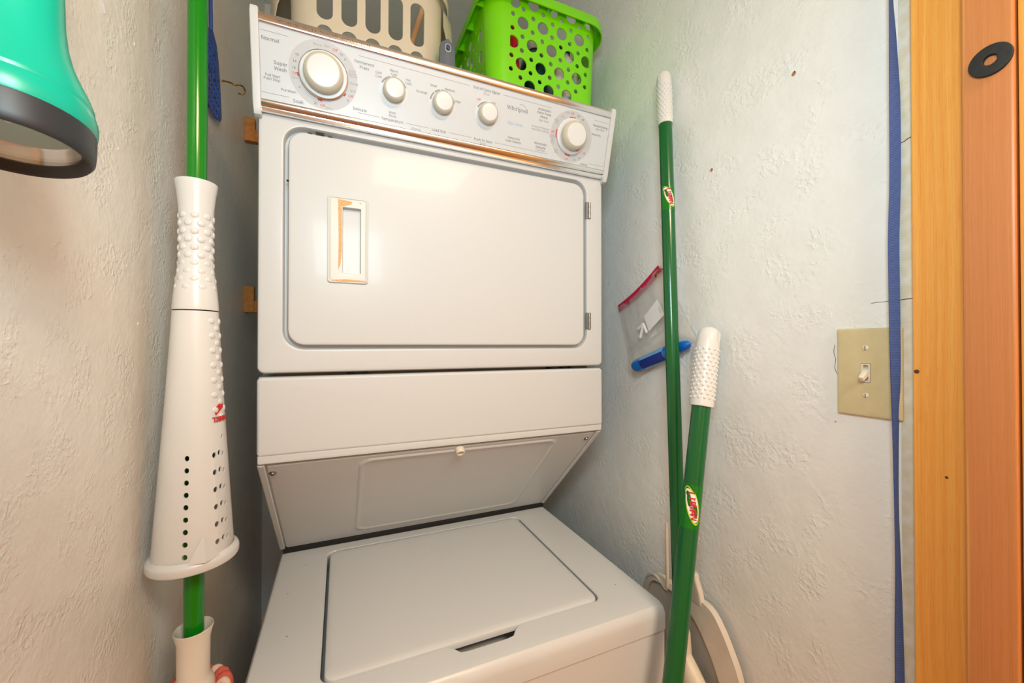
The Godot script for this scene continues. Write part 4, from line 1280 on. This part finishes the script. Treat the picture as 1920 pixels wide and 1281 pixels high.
func broom_and_pan() -> void:
	M.ink_yellow = mat(Color(.75, .85, .15), .4)
	# storage bin that the broom stands on, below the frame
	var t := thing("storage_bin", V(.563, -EYE, .60), "grey plastic storage bin under the broom and dustpan", "bin")
	var b := MB.new(); box(b, .511, .613, -EYE, -.830, .53, .80, .006); part("body", b, M.grey_pale, t)
	b = MB.new(); box(b, .509, .615, -.832, -.815, .528, .802, .004); part("bin_lid", b, M.grey_grip, t)
	# broom
	var top := V(.592, .4376, .6005)
	var low := V(.5555, -.507, .5300)
	var d := (top - low).normalized()
	t = thing("broom", V(.55, -.815, .53), "tall broom with green pole and white grip leaning on the right wall", "broom")
	b = MB.new(); lathe(b, low - d * .02, d, [[.0125, 0], [.0125, (top - low).length() + .03]], 28); part("pole", b, M.green_pole, t)
	pimpled_grip(t, top, d, .0146, .112, .0019, 13, -80.0)
	brand_sticker(t, low + d * .795, d, .0125, -28.0, .036)
	# socket and the slanted head
	b = MB.new(); lathe(b, low - d * .058, d, [[.0175, -.02], [.0172, .01], [.0155, .058], [.0148, .060], [.0130, .060]], 24); part("socket", b, M.rust_plastic, t)
	b = MB.new()
	var loops := []
	for e in [[.0, .012, -.535], [.010, .016, -.552], [.030, .019, -.580], [.055, .020, -.618], [.080, .020, -.655]]:
		var l := PackedVector3Array()
		for i in 20:
			var an := TAU * i / 20
			l.append(V(.553 + e[0] * .05 + cos(an) * (e[1] as float), e[2] + sin(an) * .004, .528 - e[0] * .75 + sin(an) * (e[1] + .01 + (e[0] as float) * .45)))
		loops.append(l)
	b.loft(loops); part("head", b, M.rust_plastic, t, 50.0)
	for e in [[-.590, .492], [-.604, .487], [-.612, .480]]:
		b = MB.new(); dome(b, V(.5375, e[0], e[1]), Vector3(-.9, .2, .4).normalized(), .0022, .0006, 7); part("rust_spot", b, M.crack, t)
	b = MB.new()
	loops = []
	for e in [[.0, -.648], [.08, -.73], [.13, -.813]]:
		var l := PackedVector3Array()
		for i in 20:
			var an := TAU * i / 20
			l.append(V(.556 + cos(an) * (.018 + e[0] * .05), e[1], .475 - e[0] * .1 + sin(an) * (.062 + e[0] * .2) + .02))
		loops.append(l)
	b.loft(loops); var br := part("bristles", b, M.bristle, t, 40.0); br.set_meta("kind", "stuff")
	# dustpan clipped to the pole
	t = thing("dustpan", V(.585, -.815, .56), "pale beige dustpan standing against the right wall behind the broom", "dustpan")
	# pan plane: q along the wall towards the lens, y up, h out of the wall
	var O := V(.606, 0, .60); var Q := (V(.600, 0, .40) - V(.600, 0, .60)).normalized(); var H := Vector3(-1, 0, 0)
	var Pn := func(q: float, y: float, h: float) -> Vector3: return O + Q * q + Vector3(0, y, 0) + H * h
	var outl := [[-.085, -.80], [-.085, -.66], [-.078, -.56], [-.066, -.508], [-.045, -.476], [-.02, -.468], [.0, -.468], [.03, -.467], [.055, -.466], [.078, -.461], [.100, -.466], [.118, -.484], [.136, -.512], [.152, -.545], [.166, -.60], [.172, -.66], [.172, -.80]]
	var inn := [[-.078, -.80], [-.078, -.66], [-.071, -.57], [-.059, -.52], [-.040, -.487], [-.02, -.479], [.0, -.478], [.022, -.478], [.038, -.480], [.050, -.486], [.072, -.503], [.090, -.523], [.108, -.550], [.124, -.585], [.136, -.63], [.142, -.68], [.142, -.80]]
	b = MB.new()
	var L := []
	for e in [[outl, .0], [outl, .012], [inn, .016], [inn, .005]]:
		var l := PackedVector3Array()
		var o: Array = e[0]
		for i in o.size() - 1:
			for k in 4:
				var f := Vector2(o[i][0], o[i][1]).cubic_interpolate(Vector2(o[i + 1][0], o[i + 1][1]), Vector2(o[maxi(i - 1, 0)][0], o[maxi(i - 1, 0)][1]), Vector2(o[mini(i + 2, o.size() - 1)][0], o[mini(i + 2, o.size() - 1)][1]), k / 4.0)
				l.append(Pn.call(f.x, f.y, e[1]))
		l.append(Pn.call(o[-1][0], o[-1][1], e[1]))
		L.append(l)
	b.loft(L); part("pan", b, M.dustpan, t, 30.0)
	# neck with the clip that hugs the broom
	b = MB.new()
	L = []
	for e in [[.048, .082, -.468], [.052, .078, -.448], [.055, .070, -.430], [.055, .068, -.421], [.058, .066, -.418]]:
		var l := PackedVector3Array()
		for p in rr(e[0], e[1], 0.002, .014, .004, 3): l.append(Pn.call(p.x, e[2], p.y))
		L.append(l)
	b.loft(L); part("neck", b, M.dustpan, t, 40.0)
	b = MB.new()
	tube(b, [Pn.call(-.066, -.512, .010), Pn.call(-.055, -.486, .012), Pn.call(-.034, -.4725, .013), Pn.call(-.014, -.478, .013), Pn.call(-.002, -.484, .013), Pn.call(.001, -.472, .013), Pn.call(.0005, -.42, .013), Pn.call(-.001, -.352, .013)], .0032, 8)
	part("clip", b, M.dustpan, t, 60.0)


func leaning_mop() -> void:
	var top := V(.562, -.1047, .4907)
	var low := V(.473, -.4950, .4640)
	# run the pole on down to the floor
	var d := (top - low).normalized()
	var foot := low - d * ((low.y - .05) / d.y)
	var t := thing("floor_mop", Vector3(foot.x, 0, foot.z), "thick dark green pole with a white pimpled grip crossing in front of the broom", "mop")
	var b := MB.new(); lathe(b, foot, d, [[.0149, 0], [.0149, (top - foot).length() + .03]], 30); part("pole", b, M.green_pole, t)
	pimpled_grip(t, top, d, .0192, .139, .0025, 13, 10.0)
	brand_sticker(t, top - d * .160, d, .0149, -42.0, .050)
	b = MB.new(); lathe(b, foot - d * .005, d, [[.022, 0], [.024, .01], [.020, .07], [.016, .075]], 24); part("socket", b, M.white_plastic, t)
	b = MB.new(); box(b, foot.x - .08, foot.x + .04, -EYE + .002, -EYE + .055, -foot.z - .05, -foot.z + .05, .012); part("head", b, M.strand_pale, t)


func right_wall_things() -> void:
	const W := .62
	var b := MB.new()
	# light switch
	var t := thing("light_switch", V(W, -.0355, .2835), "ivory light switch plate with a toggle beside the door jamb", "light switch")
	var y0 := -.0918; var y1 := .0212; var d0 := .2496; var d1 := .3174
	var loops := []
	for e in [[0.0, W], [0.0, W - .0035], [.0012, W - .0052], [.004, W - .0060]]:
		loops.append(inX(rr(d0 + e[0], d1 - e[0], y0 + e[0], y1 - e[0], .0015, 3), e[1]))
	loops.append(inX(rr(.2799, .2901, -.0480, -.0236, .0008, 3), W - .0060)); loops.append(inX(rr(.2799, .2901, -.0480, -.0236, .0008, 3), W - .001))
	b.loft(loops); part("plate", b, M.plate, t, 30.0)
	b = MB.new()
	loops = []
	for e in [[0.0, W - .0015], [0.0, W - .0068], [.0018, W - .0068], [.0022, W - .002]]:
		loops.append(inX(rr(.2803 + e[0], .2897 - e[0], -.0474 + e[0], -.0240 - e[0], .0006, 3), e[1]))
	b.loft(loops); part("toggle_frame", b, M.toggle, t, 30.0)
	b = MB.new()
	var a := V(W - .002, -.0330, .285); var tip := V(W - .0165, -.0435, .285)
	var bs := frame_of(tip - a)
	loops = []
	for e in [[0.0, .0050, .0032], [.012, .0042, .0028], [.0165, .0040, .0026], [.018, .003, .0018]]:
		var l := PackedVector3Array()
		for p in rr(-.5, .5, -.5, .5, .15, 3): l.append(a + bs.y * (e[0] as float) + Vector3(0, 0, 1) * (p.x * (e[2] as float) * 2) + bs.y.cross(Vector3(0, 0, 1)).normalized() * (p.y * (e[1] as float) * 1.5))
		loops.append(l)
	b.loft(loops); part("toggle", b, M.toggle, t, 40.0)
	for y in [-.0042, -.0646]:
		b = MB.new(); lathe(b, V(W - .0058, y, .2850), Vector3(-1, 0, 0), [[.0033, 0], [.0033, .0006], [.0022, .0014], [.0006, .0016]], 16); var sc := part("screw", b, M.toggle, t)
		b = MB.new(); box(b, W - .0077, W - .0070, y - .0026, y + .0026, .2847, .2853); part("screw_slot", b, M.shade_gap, sc)
	b = MB.new(); box(b, W - .0004, W + .001, -.078, -.040, .2478, .2494); part("box_gap", b, M.black, t)
	# blue strap: width and twist change on the way down
	t = thing("strap", V(.612, -.62, .254), "blue woven strap hanging down the wall beside the wooden jamb", "strap")
	b = MB.new()
	var L := []
	for e in [[.62, .2545, 80], [.47, .2552, 80], [.4207, .2556, 76], [.38, .2545, 62], [.335, .2535, 45], [.2886, .2528, 22], [.20, .2530, 8], [.13, .2548, 5], [.0558, .2546, 14], [-.03, .2540, 32], [-.0992, .2543, 62], [-.19, .2540, 74], [-.27, .2528, 66], [-.34, .2525, 50], [-.4068, .2520, 40], [-.50, .2518, 36], [-.62, .2518, 36]]:
		var an := deg_to_rad(e[2])
		var u := (Vector3(.37, 0, .929) * cos(an) + Vector3(.929, 0, -.37) * sin(an)) * .0050
		var n := Vector3(0, 1, 0).cross(u).normalized() * .0007
		var c := V(.6105, e[0], e[1])
		L.append(PackedVector3Array([c - u - n, c + u - n, c + u + n, c - u + n]))
	var fine := []
	for i in L.size() - 1:
		for k in 4:
			var l := PackedVector3Array()
			for j in 4: l.append((L[i][j] as Vector3).cubic_interpolate(L[i + 1][j], L[maxi(i - 1, 0)][j], L[mini(i + 2, L.size() - 1)][j], k / 4.0))
			fine.append(l)
	fine.append(L[-1])
	b.loft(fine); part("webbing", b, M.strap, t, 50.0)
	# rubber washer on the jamb
	t = thing("rubber_washer", V(.600, .286, .1728), "round black rubber washer with a hole stuck on the cedar jamb", "washer")
	b = MB.new()
	loops = []
	var wb := Basis(Vector3(0, 1, 0), Vector3(-1, 0, 0), Vector3(0, 0, 1))
	for e in [[.0048, .0], [.0148, .0], [.0152, .0008], [.0152, .0028], [.0145, .0036], [.0053, .0036], [.0048, .0030]]: loops.append(ring(V(.600, .286, .1728) + Vector3(-1, 0, 0) * (e[1] as float), wb, e[0], 40))
	b.loft(loops, false, false, true); part("disc", b, M.rubber_flat, t, 50.0)
	# cords in the gap beside the dryer
	t = thing("power_cord", V(.535, .04, .84), "cream cord looping out beside the dryer door hinge", "cord", "cords beside the dryer")
	b = MB.new(); tube(b, [V(.515, .062, .84), V(.530, .068, .83), V(.5475, .060, .815), V(.5535, .035, .81), V(.546, .010, .815), V(.527, -.008, .83), V(.512, -.016, .84)], .0028, 8); part("loop", b, M.cord, t, 60.0)
	t = thing("power_cord", V(.535, -.12, .84), "cream cord bundle hanging beside the lower fascia", "cord", "cords beside the dryer")
	b = MB.new(); tube(b, [V(.512, -.075, .84), V(.524, -.093, .83), V(.540, -.135, .82), V(.5475, -.172, .815), V(.543, -.198, .815), V(.528, -.214, .825), V(.512, -.222, .835)], .0036, 8); part("loop", b, M.cord, t, 60.0)
	b = MB.new(); tube(b, [V(.512, -.112, .84), V(.526, -.125, .83), V(.533, -.145, .825), V(.526, -.170, .83), V(.512, -.185, .84)], .0028, 8); part("loop", b, M.cord, t, 60.0)
	t = thing("power_cord", V(.525, .10, .86), "flat cream cord end sticking out beside the dryer door", "cord", "cords beside the dryer")
	b = MB.new(); tube(b, [V(.511, .165, .86), V(.5185, .150, .85), V(.5185, .125, .85), V(.508, .085, .86)], .0032, 8); part("loop", b, M.cord, t, 60.0)
	zip_bag()


func zip_bag() -> void:
	var t := thing("zip_bag", V(.612, -.08, .66), "clear zip bag with a pink zipper hanging on the right wall", "bag")
	# corners in (d, y): upper left, upper right, lower right, lower left
	var A := Vector2(.770, .094); var B := Vector2(.640, .166); var Cc := Vector2(.544, .010); var D := Vector2(.717, -.080)
	var at := func(u: float, v: float, x: float) -> Vector3:
		var p := A.lerp(B, u).lerp(D.lerp(Cc, u), v)
		p += Vector2(.0, .006) * sin(u * PI) * (1 - v) * -1.0
		return V(x, p.y, p.x)
	var wr := noise(77, 1.0, 3)
	var n := 22
	for layer in 2:
		var b := MB.new()
		var grid := []
		for j in n + 1:
			var row := PackedVector3Array()
			for i in n + 1:
				var u := float(i) / n; var v := float(j) / n
				var edge := minf(minf(u, 1 - u), minf(v, 1 - v)) * 6.0
				var fold := wr.get_noise_2d(u * 7.0 + v * 1.5, v * 1.6) * .0045 + sin(u * 16.0 + v * 2.0) * .0012 * (1.0 - v)
				var bulge := .026 * exp(-pow((v - .83) / .14, 2.0)) + .003
				row.append(at.call(u, v, (.6095 - minf(edge, 1.0) * (bulge + fold)) if layer == 0 else (.6175 + minf(edge, 1.0) * .001)))
			grid.append(row)
		for j in n: b.strip(grid[j], grid[j + 1], false)
		put("front_film" if layer == 0 else "back_film", b.mesh(70.0, false, layer == 0), M.film, t)
	# zipper band: three ribs
	for e in [[.0, .048, M.pink], [.056, .068, M.pink], [.076, .088, M.pink]]:
		var b := MB.new()
		var lo := []
		for i in 13:
			var u := i / 12.0
			lo.append(PackedVector3Array([at.call(u, e[0], .6118), at.call(u, e[1], .6118), at.call(u, e[1], .6088), at.call(u, e[0], .6088)]))
		b.loft(lo); part("zipper", b, e[2], t, 40.0)
	# white print: a label patch and an arrow
	var b2 := MB.new()
	for sh in [[[.50, .40], [.80, .345], [.80, .56], [.50, .60]]]:
		var l0 := PackedVector3Array(); var l1 := PackedVector3Array()
		for e in sh: l0.append(at.call(e[0], e[1], .6035)); l1.append(at.call(e[0], e[1], .6040))
		b2.loft([l1, l0])
	part("print_patch", b2, M.white_ink, t, 20.0)
	b2 = MB.new()
	for q in [[[.33, .60], [.45, .47]], [[.34, .48], [.45, .47]], [[.46, .60], [.45, .47]]]:
		tube(b2, [at.call(q[0][0], q[0][1], .6037), at.call(q[1][0], q[1][1], .6037)], .0030, 8, 2)
	part("print_arrow", b2, M.white_ink, t, 40.0)
	# brass hook that carries it
	t = thing("wall_hook", V(.62, .153, .628), "small brass hook through the top corner of the zip bag", "hook")
	b2 = MB.new(); tube(b2, [V(.62, .156, .628), V(.606, .156, .628), V(.600, .153, .630), V(.599, .146, .634), V(.602, .1415, .638), V(.604, .146, .642)], .0013, 7); part("hook", b2, M.brass, t, 60.0)
	# the tube in the bag
	t = thing("tube", V(.607, -.04, .63), "blue tube with a pale label lying in the bottom of the zip bag", "tube")
	var p0 := V(.6005, -.0475, .697); var p1 := V(.6005, .001, .553)
	var d := (p1 - p0).normalized(); var ln := (p1 - p0).length()
	b2 = MB.new(); lathe(b2, p0, d, [[.008, -.004], [.0130, 0], [.0142, .006], [.0142, ln * .68], [.0130, ln * .76], [.0100, ln * .93], [.007, ln], [.002, ln + .004]], 20); part("body", b2, M.tube_blue, t, 50.0)
	b2 = MB.new(); lathe(b2, p0 + d * (ln * .18), d, [[.0142, 0], [.0146, .0004], [.0146, ln * .46], [.0142, ln * .46 + .0004]], 20); part("label_wrap", b2, M.tube_pale, t)
	b2 = MB.new()
	var bb := frame_of(d)
	var down := (Vector3(0, -1, 0) - d * Vector3(0, -1, 0).dot(d)).normalized(); var outw := Vector3(-1, 0, 0)
	var lo2 := []
	for k in 2:
		var l := PackedVector3Array()
		for i in 7:
			var an := deg_to_rad(-15 + i * 14.0); l.append(p0 + d * (ln * (.18 if k == 0 else .64)) + (outw * cos(an) + down * sin(an)) * .0149)
		lo2.append(l)
	b2.strip(lo2[0], lo2[1], false); put("label_stripe", b2.mesh(60.0, false), M.tube_dark, t)
